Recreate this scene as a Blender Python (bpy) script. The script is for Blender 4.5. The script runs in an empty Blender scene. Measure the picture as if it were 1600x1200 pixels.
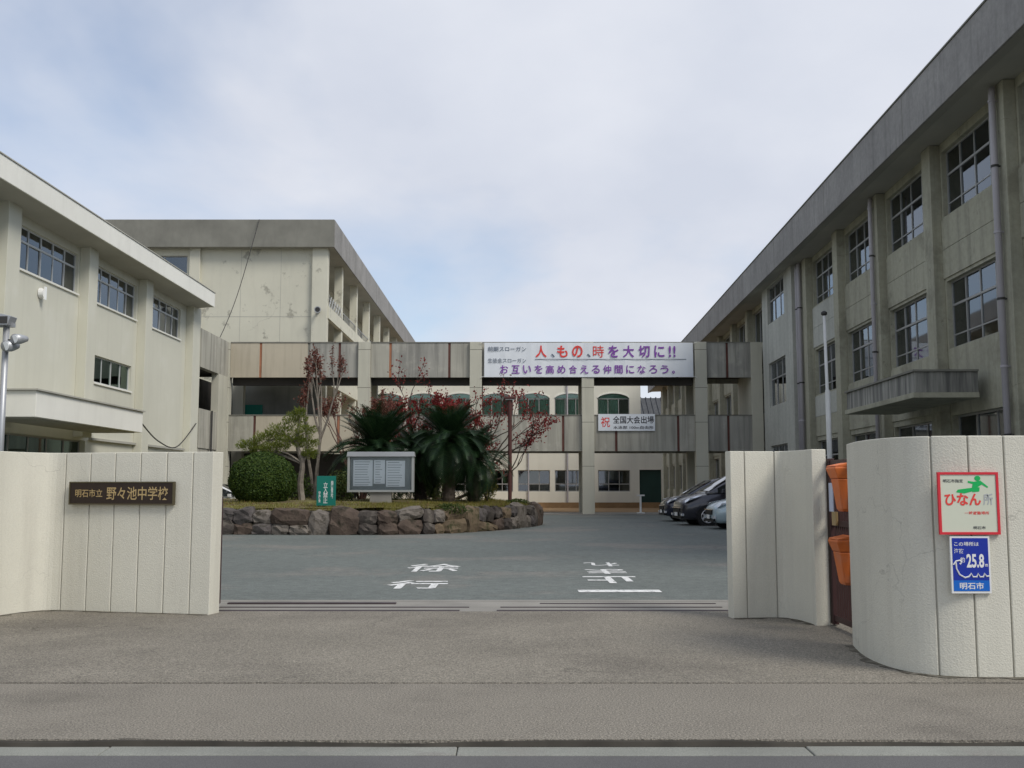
import bpy, math, random
from mathutils import Vector, Matrix
R = math.radians
scene = bpy.context.scene
col = scene.collection
rnd = random.Random(7)

# ------------------------------------------------------------------ camera, sky, sun, exposure
cam = bpy.data.cameras.new('camera')
cam.sensor_width = 36.0; cam.lens = 36.0
cam.clip_start = 0.05; cam.clip_end = 3000
camo = bpy.data.objects.new('camera', cam); col.objects.link(camo)
camo.location = (0, 0, 1.45); camo.rotation_euler = (R(90 + 5.78), 0, 0)
scene.camera = camo

SUN_AZ, SUN_EL = 128.0, 46.0            # azimuth from +Y towards +X
world = bpy.data.worlds.new('World'); scene.world = world; world.use_nodes = True
nt = world.node_tree; nt.nodes.clear()
def wn(t, **k):
    n = nt.nodes.new(t)
    for a, b in k.items(): setattr(n, a, b)
    return n
wl = nt.links.new
sky = wn('ShaderNodeTexSky', sky_type='NISHITA', sun_disc=False, sun_elevation=R(SUN_EL), sun_rotation=R(SUN_AZ),
         air_density=1.0, dust_density=0.6, ozone_density=1.4)
tc = wn('ShaderNodeTexCoord')
sep = wn('ShaderNodeSeparateXYZ'); wl(tc.outputs['Generated'], sep.inputs[0])
za = wn('ShaderNodeMath', operation='MAXIMUM'); wl(sep.outputs['Z'], za.inputs[0]); za.inputs[1].default_value = 0.0
zb = wn('ShaderNodeMath', operation='ADD'); wl(za.outputs[0], zb.inputs[0]); zb.inputs[1].default_value = 0.42
dv = wn('ShaderNodeVectorMath', operation='DIVIDE'); wl(tc.outputs['Generated'], dv.inputs[0])
cmb = wn('ShaderNodeCombineXYZ')
for i in range(3): wl(zb.outputs[0], cmb.inputs[i])
wl(cmb.outputs[0], dv.inputs[1])
mp = wn('ShaderNodeMapping'); wl(dv.outputs[0], mp.inputs['Vector'])
mp.inputs['Scale'].default_value = (1.5, 1.5, 0.6); mp.inputs['Location'].default_value = (1.42, 2.1, 0.0)
n1 = wn('ShaderNodeTexNoise'); wl(mp.outputs[0], n1.inputs['Vector'])
n1.inputs['Scale'].default_value = 0.85; n1.inputs['Detail'].default_value = 6; n1.inputs['Roughness'].default_value = 0.52
n1.inputs['Distortion'].default_value = 0.25
n2 = wn('ShaderNodeTexNoise'); wl(mp.outputs[0], n2.inputs['Vector'])
n2.inputs['Scale'].default_value = 2.1; n2.inputs['Detail'].default_value = 5; n2.inputs['Roughness'].default_value = 0.5
r1 = wn('ShaderNodeValToRGB'); wl(n1.outputs['Fac'], r1.inputs[0])          # cloud cover
r1.color_ramp.elements[0].position = 0.345; r1.color_ramp.elements[0].color = (0.18, 0.18, 0.18, 1)
r1.color_ramp.elements[1].position = 0.585; r1.color_ramp.elements[1].color = (1, 1, 1, 1)
r2 = wn('ShaderNodeValToRGB'); wl(n2.outputs['Fac'], r2.inputs[0])          # lighter and greyer cloud
r2.color_ramp.elements[0].position = 0.30; r2.color_ramp.elements[0].color = (0.565, 0.602, 0.69, 1)
r2.color_ramp.elements[1].position = 0.68; r2.color_ramp.elements[1].color = (0.68, 0.705, 0.77, 1)
sk = wn('ShaderNodeMix', data_type='RGBA', blend_type='MULTIPLY'); sk.inputs[0].default_value = 1.0
wl(sky.outputs[0], sk.inputs[6]); sk.inputs[7].default_value = (0.13, 0.13, 0.13, 1)
mx = wn('ShaderNodeMix', data_type='RGBA'); wl(r1.outputs[0], mx.inputs[0]); wl(sk.outputs[2], mx.inputs[6]); wl(r2.outputs[0], mx.inputs[7])
bg = wn('ShaderNodeBackground'); wl(mx.outputs[2], bg.inputs[0]); bg.inputs[1].default_value = 1.0
wo = wn('ShaderNodeOutputWorld'); wl(bg.outputs[0], wo.inputs[0])

sun = bpy.data.lights.new('sun', 'SUN'); sun.energy = 2.2; sun.angle = R(22); sun.color = (1.0, 0.95, 0.87)
suno = bpy.data.objects.new('sun', sun); col.objects.link(suno)
sv = Vector((math.sin(R(SUN_AZ)) * math.cos(R(SUN_EL)), math.cos(R(SUN_AZ)) * math.cos(R(SUN_EL)), math.sin(R(SUN_EL))))
suno.rotation_euler = (-sv).to_track_quat('-Z', 'Y').to_euler(); suno.location = sv * 80

scene.view_settings.view_transform = 'Standard'; scene.view_settings.look = 'None'
scene.view_settings.exposure = 0.20; scene.view_settings.gamma = 1.0
scene.view_settings.use_curve_mapping = False
scene.cycles.max_bounces = 6; scene.cycles.transparent_max_bounces = 10

# ------------------------------------------------------------------ materials
def M(name, c, rough=0.85, var=0.12, scale=0.8, bump=0.0, bscale=60.0, streak=0.0, sc=(0.1, 0.095, 0.085), speck=0.0, sscale=140.0,
      metal=0.0, coat=0.0, patch=None, pscale=0.5, plo=0.55, phi=0.62, szs=0.12, spec=0.3, hue=0.0, slo=0.5, shi=0.75, sfreq=2.2, speck2=0.0, s2scale=30.0, crack=0.0, cscale=0.5, cw=0.006):
    m = bpy.data.materials.new(name); m.use_nodes = True
    t = m.node_tree; N = t.nodes; L = t.links.new
    b = N['Principled BSDF']
    b.inputs['Roughness'].default_value = rough; b.inputs['Metallic'].default_value = metal
    b.inputs['Coat Weight'].default_value = coat; b.inputs['Specular IOR Level'].default_value = spec
    g = N.new('ShaderNodeNewGeometry')
    def noise(s, d=4, vec=None, rg=0.55):
        n = N.new('ShaderNodeTexNoise'); n.inputs['Scale'].default_value = s; n.inputs['Detail'].default_value = d
        n.inputs['Roughness'].default_value = rg
        L(vec if vec else g.outputs['Position'], n.inputs['Vector']); return n
    def rng(fac, lo, hi, a=0.0, z=1.0):
        r = N.new('ShaderNodeMapRange'); r.inputs[1].default_value = lo; r.inputs[2].default_value = hi
        r.inputs[3].default_value = a; r.inputs[4].default_value = z; r.clamp = True
        L(fac, r.inputs[0]); return r.outputs[0]
    def mixc(f, a, z, bt='MIX'):
        k = N.new('ShaderNodeMix'); k.data_type = 'RGBA'; k.blend_type = bt
        if hasattr(f, 'links'): L(f, k.inputs[0])
        else: k.inputs[0].default_value = f
        for i, q in ((6, a), (7, z)):
            if hasattr(q, 'links'): L(q, k.inputs[i])
            else: k.inputs[i].default_value = (*q, 1)
        return k.outputs[2]
    lo = tuple(x * (1 - var) for x in c); hi = tuple(min(1, x * (1 + var)) for x in c)
    cur = mixc(rng(noise(scale, 5).outputs['Fac'], 0.3, 0.7), lo, hi)
    if patch:
        cur = mixc(rng(noise(pscale, 6, rg=0.65).outputs['Fac'], plo, phi), cur, patch)
    if streak > 0:
        mp_ = N.new('ShaderNodeMapping'); mp_.inputs['Scale'].default_value = (sfreq, sfreq, szs); L(g.outputs['Position'], mp_.inputs['Vector'])
        s_ = rng(noise(1.0, 6, mp_.outputs[0], 0.62).outputs['Fac'], slo, shi, 0, streak)
        cur = mixc(s_, cur, sc)
    if speck > 0:
        q = noise(sscale, 2, rg=0.7)
        cur = mixc(1.0, cur, rngc(N, L, q.outputs['Fac'], 1 - speck, 1 + speck), 'MULTIPLY')
    if speck2 > 0:
        cur = mixc(1.0, cur, rngc(N, L, noise(s2scale, 3, rg=0.75).outputs['Fac'], 1 - speck2, 1 + speck2), 'MULTIPLY')
    if crack > 0:
        wv_ = N.new('ShaderNodeVectorMath'); wv_.operation = 'MULTIPLY_ADD'; L(noise(1.7, 4).outputs['Color'], wv_.inputs[0]); wv_.inputs[1].default_value = (0.9, 0.9, 0.9); L(g.outputs['Position'], wv_.inputs[2])
        vo = N.new('ShaderNodeTexVoronoi'); vo.feature = 'DISTANCE_TO_EDGE'; vo.inputs['Scale'].default_value = cscale; L(wv_.outputs[0], vo.inputs['Vector'])
        mu = N.new('ShaderNodeMath'); mu.operation = 'MULTIPLY'
        L(rng(vo.outputs['Distance'], 0.0, cw, crack, 0.0), mu.inputs[0]); L(rng(noise(0.35, 2).outputs['Fac'], 0.48, 0.56), mu.inputs[1])
        cur = mixc(mu.outputs[0], cur, tuple(x * .3 for x in c))
    L(cur, b.inputs['Base Color'])
    if bump > 0:
        bn = N.new('ShaderNodeBump'); bn.inputs['Strength'].default_value = bump; bn.inputs['Distance'].default_value = 0.02
        L(noise(bscale, 3, rg=0.6).outputs['Fac'], bn.inputs['Height']); L(bn.outputs[0], b.inputs['Normal'])
    return m
def rngc(N, L, fac, a, z):
    r = N.new('ShaderNodeMapRange'); r.inputs[1].default_value = 0.34; r.inputs[2].default_value = 0.66
    r.inputs[3].default_value = a; r.inputs[4].default_value = z; L(fac, r.inputs[0])
    c = N.new('ShaderNodeCombineColor')
    for i in range(3): L(r.outputs[0], c.inputs[i])
    return c.outputs[0]
def leafmat(name, a, b_, trans=0.35, rough=0.6):
    m = bpy.data.materials.new(name); m.use_nodes = True; t = m.node_tree; N = t.nodes; L = t.links.new
    b = N['Principled BSDF']; b.inputs['Roughness'].default_value = rough; b.inputs['Specular IOR Level'].default_value = 0.25
    g = N.new('ShaderNodeNewGeometry')
    k = N.new('ShaderNodeMix'); k.data_type = 'RGBA'; L(g.outputs['Random Per Island'], k.inputs[0])
    k.inputs[6].default_value = (*a, 1); k.inputs[7].default_value = (*b_, 1)
    L(k.outputs[2], b.inputs['Base Color'])
    tr = N.new('ShaderNodeBsdfTranslucent'); L(k.outputs[2], tr.inputs[0])
    ms = N.new('ShaderNodeMixShader'); ms.inputs[0].default_value = trans
    L(b.outputs[0], ms.inputs[1]); L(tr.outputs[0], ms.inputs[2]); L(ms.outputs[0], N['Material Output'].inputs[0])
    return m
def glassmat(name, tint, base=0.10, gl=(0.9, 0.95, 1.0), rough=0.03):
    m = bpy.data.materials.new(name); m.use_nodes = True; t = m.node_tree; N = t.nodes; L = t.links.new
    N.remove(N['Principled BSDF'])
    tr = N.new('ShaderNodeBsdfTransparent'); tr.inputs[0].default_value = (*tint, 1)
    gs = N.new('ShaderNodeBsdfGlossy'); gs.inputs[0].default_value = (*gl, 1); gs.inputs['Roughness'].default_value = rough
    fr = N.new('ShaderNodeFresnel'); fr.inputs[0].default_value = 1.5
    ad = N.new('ShaderNodeMath'); ad.operation = 'ADD'; ad.use_clamp = True; L(fr.outputs[0], ad.inputs[0]); ad.inputs[1].default_value = base
    ms = N.new('ShaderNodeMixShader'); L(ad.outputs[0], ms.inputs[0]); L(tr.outputs[0], ms.inputs[1]); L(gs.outputs[0], ms.inputs[2])
    L(ms.outputs[0], N['Material Output'].inputs[0])
    return m

m_ground = M('ground_earth', (0.16, 0.15, 0.12), scale=0.05)
m_road = M('road_asphalt', (0.125, 0.122, 0.12), var=0.2, scale=0.6, bump=0.5, bscale=150, speck=0.3, sscale=170)
m_walk = M('pavement_asphalt', (0.238, 0.216, 0.176), var=0.14, scale=0.45, bump=0.8, bscale=70, speck=0.45, sscale=90, speck2=0.34, s2scale=60, crack=0.6, cscale=0.33, cw=0.004,
           patch=(0.165, 0.148, 0.122), pscale=0.33, plo=0.49, phi=0.68)
m_strip = M('pavement_strip_asphalt', (0.245, 0.222, 0.183), var=0.12, scale=0.5, bump=0.8, bscale=70, speck=0.45, sscale=90, speck2=0.34, s2scale=62, crack=0.6, cscale=0.4, cw=0.004,
           patch=(0.18, 0.162, 0.134), pscale=0.5, plo=0.5, phi=0.68)
m_yard = M('yard_asphalt', (0.138, 0.153, 0.142), var=0.10, scale=0.25, bump=0.3, bscale=90, speck=0.2, sscale=30, speck2=0.16, s2scale=5, crack=0.55, cscale=0.16, cw=0.0035,
           patch=(0.178, 0.175, 0.158), pscale=0.22, plo=0.52, phi=0.60)
m_conc = M('concrete_grey', (0.25, 0.238, 0.212), var=0.15, scale=1.2, bump=0.2, bscale=60, speck=0.12)
m_gutter = M('gutter_concrete', (0.235, 0.238, 0.21), var=0.2, scale=1.2, bump=0.25, bscale=70, speck=0.2, patch=(0.23, 0.225, 0.2), pscale=1.6)
m_dirt = M('joint_dirt', (0.045, 0.04, 0.032), var=0.4, scale=3)
m_stucco = M('gate_wall_stucco', (0.62, 0.60, 0.51), var=0.05, scale=0.9, bump=0.32, bscale=75, streak=0.26, sc=(0.38, 0.355, 0.30), sfreq=4.5, slo=0.5, shi=0.72, crack=0.35, cscale=0.6, cw=0.003, speck=0.05, sscale=90, szs=0.25)
m_groove = M('groove_shade', (0.40, 0.385, 0.33), var=0.1)
m_lwall = M('painted_wall_cream', (0.60, 0.59, 0.495), var=0.05, scale=0.3, streak=0.2, sc=(0.42, 0.405, 0.34), szs=0.12, sfreq=3.0, patch=(0.63, 0.62, 0.53), pscale=0.3)
m_lfascia = M('fascia_cream', (0.78, 0.77, 0.70), var=0.05, scale=0.5, streak=0.15, sc=(0.42, 0.41, 0.36), szs=0.5)
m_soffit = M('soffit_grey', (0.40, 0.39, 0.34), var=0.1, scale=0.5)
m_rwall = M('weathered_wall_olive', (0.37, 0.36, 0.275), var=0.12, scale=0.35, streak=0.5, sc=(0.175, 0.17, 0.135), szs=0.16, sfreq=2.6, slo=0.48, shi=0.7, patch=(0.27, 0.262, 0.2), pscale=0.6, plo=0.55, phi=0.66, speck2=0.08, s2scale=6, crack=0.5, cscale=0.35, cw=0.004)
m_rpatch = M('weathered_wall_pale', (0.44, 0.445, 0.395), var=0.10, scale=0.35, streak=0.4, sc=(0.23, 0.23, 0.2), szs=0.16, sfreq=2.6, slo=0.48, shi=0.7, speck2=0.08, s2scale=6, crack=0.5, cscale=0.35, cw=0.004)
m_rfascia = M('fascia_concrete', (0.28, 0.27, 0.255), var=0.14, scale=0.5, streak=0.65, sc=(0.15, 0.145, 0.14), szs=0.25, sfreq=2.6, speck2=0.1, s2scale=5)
m_bwall = M('end_wall_cream', (0.61, 0.59, 0.48), var=0.06, scale=0.4, streak=0.16, sc=(0.32, 0.30, 0.25), szs=0.35, patch=(0.36, 0.345, 0.28), pscale=1.1, plo=0.585, phi=0.66, crack=0.4, cscale=0.25, cw=0.004)
m_bfascia = M('fascia_weathered', (0.21, 0.205, 0.175), var=0.2, scale=0.6, streak=0.4, sc=(0.13, 0.125, 0.11), szs=0.5)
m_bridge = M('bridge_concrete', (0.40, 0.385, 0.325), var=0.12, scale=0.4, streak=0.55, sc=(0.14, 0.135, 0.12), szs=0.2, sfreq=3.2, slo=0.44, shi=0.68, patch=(0.44, 0.42, 0.36), pscale=0.8)
m_bridge_warm = M('bridge_concrete_warm', (0.47, 0.42, 0.325), var=0.08, scale=0.4, streak=0.5, sc=(0.27, 0.235, 0.18), szs=0.2, sfreq=3.0)
m_bridge_grey = M('bridge_concrete_grey', (0.36, 0.35, 0.31), var=0.12, scale=0.4, streak=0.6, sc=(0.13, 0.128, 0.118), szs=0.2, sfreq=3.4, slo=0.42, shi=0.66, patch=(0.42, 0.405, 0.35), pscale=0.8)
m_column = M('column_paint', (0.50, 0.485, 0.40), var=0.08, scale=0.5, streak=0.3, sc=(0.26, 0.25, 0.2), szs=0.15)
m_joint = M('joint_brown', (0.115, 0.05, 0.04), var=0.3, scale=1.5)
m_joint_or = M('joint_rust', (0.36, 0.16, 0.09), var=0.2, scale=1.5)
m_dark = M('dark_beam_and_shade', (0.06, 0.055, 0.05), var=0.2)
m_arch = M('hall_wall_cream', (0.72, 0.70, 0.60), var=0.05, scale=0.5, streak=0.15, sc=(0.36, 0.34, 0.3))
m_terra = M('terrace_brown', (0.27, 0.17, 0.085), var=0.2, scale=1.0, speck=0.1, sscale=20)
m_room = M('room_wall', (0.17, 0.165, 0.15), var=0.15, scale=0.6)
m_slab = M('roof_slab', (0.25, 0.25, 0.24), var=0.1)
m_alu = M('window_aluminium', (0.36, 0.36, 0.345), rough=0.5, var=0.05, metal=0.35)
m_aluw = M('window_frame_pale', (0.55, 0.56, 0.55), rough=0.5, var=0.05, metal=0.2)
m_curtain = M('curtain_cloth', (0.62, 0.64, 0.68), var=0.12, scale=1.5)
m_curtain2 = M('curtain_tan', (0.45, 0.36, 0.22), var=0.12, scale=1.5)
m_curtain_g = M('curtain_green', (0.33, 0.44, 0.38), var=0.15, scale=1.5)
m_glass = glassmat('window_glass', (0.45, 0.48, 0.48), 0.09)
m_glass_h = glassmat('hall_glass', (0.82, 0.92, 0.87), 0.05, (0.8, 0.95, 0.9))
m_glass_g = glassmat('window_glass_green', (0.20, 0.30, 0.27), 0.06, (0.7, 0.9, 0.82))
m_glass_c = glassmat('board_glass', (0.99, 1.0, 1.0), -0.03)
m_pipe = M('downpipe_lilac', (0.42, 0.40, 0.42), rough=0.5, var=0.08, scale=0.6)
m_metal = M('steel_grey', (0.42, 0.43, 0.44), rough=0.45, var=0.08, metal=0.5)
m_iron = M('iron_dark', (0.05, 0.048, 0.046), rough=0.6, var=0.2)
m_rail = M('rail_steel_brown', (0.060, 0.045, 0.048), rough=0.5, var=0.3, scale=3)
m_maroon = M('gate_maroon', (0.055, 0.026, 0.025), rough=0.5, var=0.15)
m_white = M('white_paint', (0.74, 0.74, 0.72), rough=0.6, var=0.06, scale=2)
m_mark = M('road_paint', (0.72, 0.72, 0.70), rough=0.8, var=0.12, scale=6, patch=(0.27, 0.28, 0.27), pscale=9, plo=0.53, phi=0.62)
m_orange = M('orange_plastic', (0.70, 0.17, 0.035), rough=0.55, var=0.16, patch=(0.55, 0.17, 0.07), pscale=5, plo=.5, phi=.7, spec=0.5)
m_plaque = M('plaque_bronze', (0.032, 0.022, 0.018), rough=0.35, var=0.2, metal=0.3)
m_gold = M('gold_letters', (0.46, 0.34, 0.17), rough=0.4, var=0.1, metal=0.5)
m_red = M('sign_red', (0.62, 0.03, 0.045), rough=0.5, var=0.05)
m_redtxt = M('letter_red', (0.72, 0.06, 0.05), rough=0.6, var=0.05)
m_purple = M('letter_purple', (0.22, 0.07, 0.36), rough=0.6, var=0.05)
m_black = M('letter_black', (0.03, 0.03, 0.04), rough=0.6, var=0.05)
m_bluegrey = M('letter_slate', (0.12, 0.15, 0.2), rough=0.6, var=0.05)
m_cloth = M('banner_cloth', (0.74, 0.77, 0.80), rough=0.8, var=0.03, scale=1.2)
m_signbase = M('sign_cream', (0.60, 0.62, 0.50), rough=0.4, var=0.04)
m_green = M('sign_green', (0.01, 0.42, 0.10), rough=0.45, var=0.05)
m_greyt = M('letter_faded', (0.40, 0.42, 0.42), rough=0.6, var=0.05)
m_blue = M('sign_blue', (0.015, 0.035, 0.32), rough=0.35, var=0.06)
m_blue2 = M('sign_blue_light', (0.01, 0.13, 0.52), rough=0.35, var=0.06)
m_teal = M('sign_teal', (0.008, 0.17, 0.13), rough=0.45, var=0.12)
m_paper = M('paper', (0.90, 0.91, 0.90), rough=0.8, var=0.04)
m_boardm = M('board_metal', (0.36, 0.37, 0.355), rough=0.45, var=0.06, metal=0.4)
m_boardb = M('board_backing', (0.30, 0.32, 0.31), rough=0.8, var=0.06)
m_bark = M('bark_grey', (0.20, 0.175, 0.145), var=0.35, scale=5, bump=0.6, bscale=25)
m_barkd = M('bark_dark', (0.07, 0.055, 0.042), var=0.35, scale=5, bump=0.8, bscale=20)
m_twig = M('twig_reddish', (0.15, 0.085, 0.07), var=0.3, scale=3)
m_post = M('post_brown', (0.095, 0.04, 0.035), rough=0.6, var=0.15)
m_soil = M('soil', (0.12, 0.09, 0.055), var=0.35, scale=1.5, patch=(0.20, 0.19, 0.06), pscale=1.2, plo=0.42, phi=0.6, bump=0.6, bscale=18)
m_stones = [M('stone_%d' % i, c, var=0.4, scale=2.6, bump=0.9, bscale=14, patch=p, pscale=2.6, plo=0.52, phi=0.64) for i, (c, p) in enumerate((
    ((0.095, 0.07, 0.055), (0.035, 0.03, 0.02)), ((0.165, 0.145, 0.125), (0.05, 0.042, 0.03)),
    ((0.065, 0.055, 0.048), (0.12, 0.105, 0.088)), ((0.155, 0.115, 0.075), (0.05, 0.05, 0.022)), ((0.10, 0.088, 0.084), (0.045, 0.042, 0.032))))]
l_bush = leafmat('leaf_bush', (0.022, 0.055, 0.011), (0.085, 0.13, 0.022))
l_pine = leafmat('leaf_pine', (0.08, 0.13, 0.02), (0.24, 0.26, 0.05))
l_cycad = leafmat('leaf_cycad', (0.010, 0.030, 0.012), (0.030, 0.062, 0.022), 0.2, 0.4)
l_maple = leafmat('leaf_maple', (0.13, 0.016, 0.018), (0.32, 0.045, 0.038), 0.4)
l_rust = leafmat('leaf_rust', (0.16, 0.05, 0.04), (0.22, 0.10, 0.07), 0.35)
l_grass = leafmat('grass_blade', (0.12, 0.13, 0.025), (0.26, 0.22, 0.06), 0.35)
l_shrub = leafmat('leaf_shrub', (0.03, 0.06, 0.016), (0.10, 0.12, 0.03))
l_yellow = leafmat('leaf_yellowgreen', (0.13, 0.13, 0.02), (0.22, 0.19, 0.04))
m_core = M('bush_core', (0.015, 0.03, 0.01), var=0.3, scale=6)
def paint(n, c): return M(n, c, rough=0.28, var=0.03, metal=0.25, coat=0.8, spec=0.5)
p_navy = paint('car_paint_navy', (0.016, 0.020, 0.042)); p_black = paint('car_paint_charcoal', (0.028, 0.028, 0.038))
p_ice = paint('car_paint_ice', (0.42, 0.52, 0.56)); p_white = paint('car_paint_white', (0.72, 0.72, 0.70))
m_tyre = M('tyre_rubber', (0.018, 0.018, 0.018), rough=0.9, var=0.2)
m_rim = M('wheel_alloy', (0.55, 0.55, 0.56), rough=0.35, var=0.06, metal=0.7)
m_carglass = M('car_glass', (0.012, 0.016, 0.018), rough=0.05, var=0.05, spec=0.9, coat=0.6)
m_lamp = M('headlamp_clear', (0.72, 0.74, 0.78), rough=0.12, var=0.05, metal=0.4, coat=0.9)
m_trim = M('car_trim_black', (0.014, 0.014, 0.015), rough=0.6, var=0.1)
m_chrome = M('car_chrome', (0.6, 0.6, 0.62), rough=0.2, var=0.03, metal=0.9)
m_tile = M('roof_tile_grey', (0.075, 0.078, 0.082), var=0.2, scale=2)

# ------------------------------------------------------------------ mesh helpers
class MB:
    def __init__(s): s.v = []; s.f = []
    def box(s, x0, x1, y0, y1, z0, z1):
        i = len(s.v)
        s.v += [(x0, y0, z0), (x1, y0, z0), (x1, y1, z0), (x0, y1, z0), (x0, y0, z1), (x1, y0, z1), (x1, y1, z1), (x0, y1, z1)]
        s.f += [(i, i+3, i+2, i+1), (i+4, i+5, i+6, i+7), (i, i+1, i+5, i+4), (i+1, i+2, i+6, i+5), (i+2, i+3, i+7, i+6), (i+3, i, i+4, i+7)]
        return s
    def quad(s, *p):
        i = len(s.v); s.v += [tuple(q) for q in p]; s.f.append(tuple(range(i, i + len(p)))); return s
    def prism(s, poly, z0, z1):           # counter-clockwise outline in the xy plane
        i = len(s.v); n = len(poly)
        s.v += [(x, y, z0) for x, y in poly] + [(x, y, z1) for x, y in poly]
        s.f.append(tuple(range(i + n - 1, i - 1, -1))); s.f.append(tuple(range(i + n, i + 2 * n)))
        for k in range(n):
            q = (k + 1) % n; s.f.append((i + k, i + q, i + n + q, i + n + k))
        return s
    def prism_y(s, poly, y0, y1):         # outline in the xz plane, pushed along y
        i = len(s.v); n = len(poly)
        s.v += [(x, y0, z) for x, z in poly] + [(x, y1, z) for x, z in poly]
        s.f.append(tuple(range(i, i + n))); s.f.append(tuple(range(i + 2 * n - 1, i + n - 1, -1)))
        for k in range(n):
            q = (k + 1) % n; s.f.append((i + q, i + k, i + n + k, i + n + q))
        return s
    def tube(s, pts, rad, n=8):
        pts = [Vector(p) for p in pts]
        if not hasattr(rad, '__len__'): rad = [rad] * len(pts)
        i0 = len(s.v); ref = None
        for k, p in enumerate(pts):
            d = (pts[min(k + 1, len(pts) - 1)] - pts[max(k - 1, 0)]).normalized()
            a = Vector((1, 0, 0)) if abs(d.x) < 0.8 else Vector((0, 1, 0))
            if ref is not None: a = ref
            u = (a - d * a.dot(d)).normalized(); w = d.cross(u); ref = u
            for j in range(n):
                t = 2 * math.pi * j / n
                s.v.append(tuple(p + (u * math.cos(t) + w * math.sin(t)) * rad[k]))
        for k in range(len(pts) - 1):
            for j in range(n):
                a = i0 + k * n + j; b = i0 + k * n + (j + 1) % n
                s.f.append((a, b, b + n, a + n))
        s.f.append(tuple(i0 + j for j in range(n - 1, -1, -1)))
        e = i0 + (len(pts) - 1) * n; s.f.append(tuple(e + j for j in range(n)))
        return s
    def loft(s, rings, cap=True):         # rings: equal-length closed point lists
        i0 = len(s.v); n = len(rings[0])
        for r in rings: s.v += [tuple(p) for p in r]
        for k in range(len(rings) - 1):
            for j in range(n):
                a = i0 + k * n + j; b = i0 + k * n + (j + 1) % n
                s.f.append((a, b, b + n, a + n))
        if cap:
            s.f.append(tuple(i0 + j for j in range(n - 1, -1, -1)))
            e = i0 + (len(rings) - 1) * n; s.f.append(tuple(e + j for j in range(n)))
        return s
    def mesh(s, name, mat, smooth=False):
        me = bpy.data.meshes.new(name); me.from_pydata(s.v, [], s.f)
        if mat: me.materials.append(mat)
        if smooth:
            me.polygons.foreach_set('use_smooth', [True] * len(me.polygons))
        me.update(); return me
    def build(s, name, mat, parent=None, loc=None, smooth=False, bevel=0):
        return link(name, s.mesh(name, mat, smooth), parent, loc, bevel)
def link(name, me, parent=None, loc=None, bevel=0, rot=None):
    o = bpy.data.objects.new(name, me); col.objects.link(o)
    if parent: o.parent = parent
    if loc: o.location = loc
    if rot: o.rotation_euler = rot
    if bevel:
        b = o.modifiers.new('edge', 'BEVEL'); b.width = bevel; b.segments = 2; b.limit_method = 'ANGLE'; b.angle_limit = R(40)
    return o
def tag(o, label=None, cat=None, group=None, kind=None):
    if label: o['label'] = label
    if cat: o['category'] = cat
    if group: o['group'] = group
    if kind: o['kind'] = kind
    return o
def empty(name, loc=(0, 0, 0), rz=0, label=None, cat=None, group=None):
    o = bpy.data.objects.new(name, None); col.objects.link(o); o.empty_display_size = 0.2
    o.location = loc; o.rotation_euler = (0, 0, rz); return tag(o, label, cat, group)
def box(name, b, mat, parent=None, bevel=0): return MB().box(*b).build(name, mat, parent, bevel=bevel)
def text(body, mat, parent, center, size, rot=(R(90), 0, 0), width=None, bold=0.0, name='lettering', height=None, thick=0.003, vertical=False):
    c = bpy.data.curves.new('t', 'FONT'); c.body = '\n'.join(body) if vertical else body
    c.size = 1.0; c.offset = bold; c.extrude = 0.0; c.align_x = 'CENTER' if vertical else 'LEFT'
    c.resolution_u = 3
    if vertical: c.space_line = 0.82
    o = bpy.data.objects.new('t', c); col.objects.link(o); bpy.context.view_layer.update()
    me = bpy.data.meshes.new_from_object(o.evaluated_get(bpy.context.evaluated_depsgraph_get()))
    bpy.data.objects.remove(o); bpy.data.curves.remove(c)
    xs = [v.co.x for v in me.vertices]; ys = [v.co.y for v in me.vertices]
    cx, cy = (min(xs) + max(xs)) / 2, (min(ys) + max(ys)) / 2
    w, h = max(xs) - min(xs), max(ys) - min(ys)
    sx = (width / w) if width else size; sy = (height / h) if height else size
    for v in me.vertices: v.co = ((v.co.x - cx) * sx, (v.co.y - cy) * sy, 0)
    me.materials.clear(); me.materials.append(mat); me.name = name
    ob = link(name, me, parent, center, rot=rot)
    return ob
def catmull(P, k=6):
    P = [Vector((*p, 0)) if len(p) == 2 else Vector(p) for p in P]; out = []
    for i in range(len(P) - 1):
        a = P[max(i - 1, 0)]; b = P[i]; c = P[i + 1]; d = P[min(i + 2, len(P) - 1)]
        for j in range(k):
            t = j / k
            out.append(0.5 * ((2 * b) + (c - a) * t + (2 * a - 5 * b + 4 * c - d) * t * t + (3 * b - a - 3 * c + d) * t ** 3))
    out.append(P[-1]); return out

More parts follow.
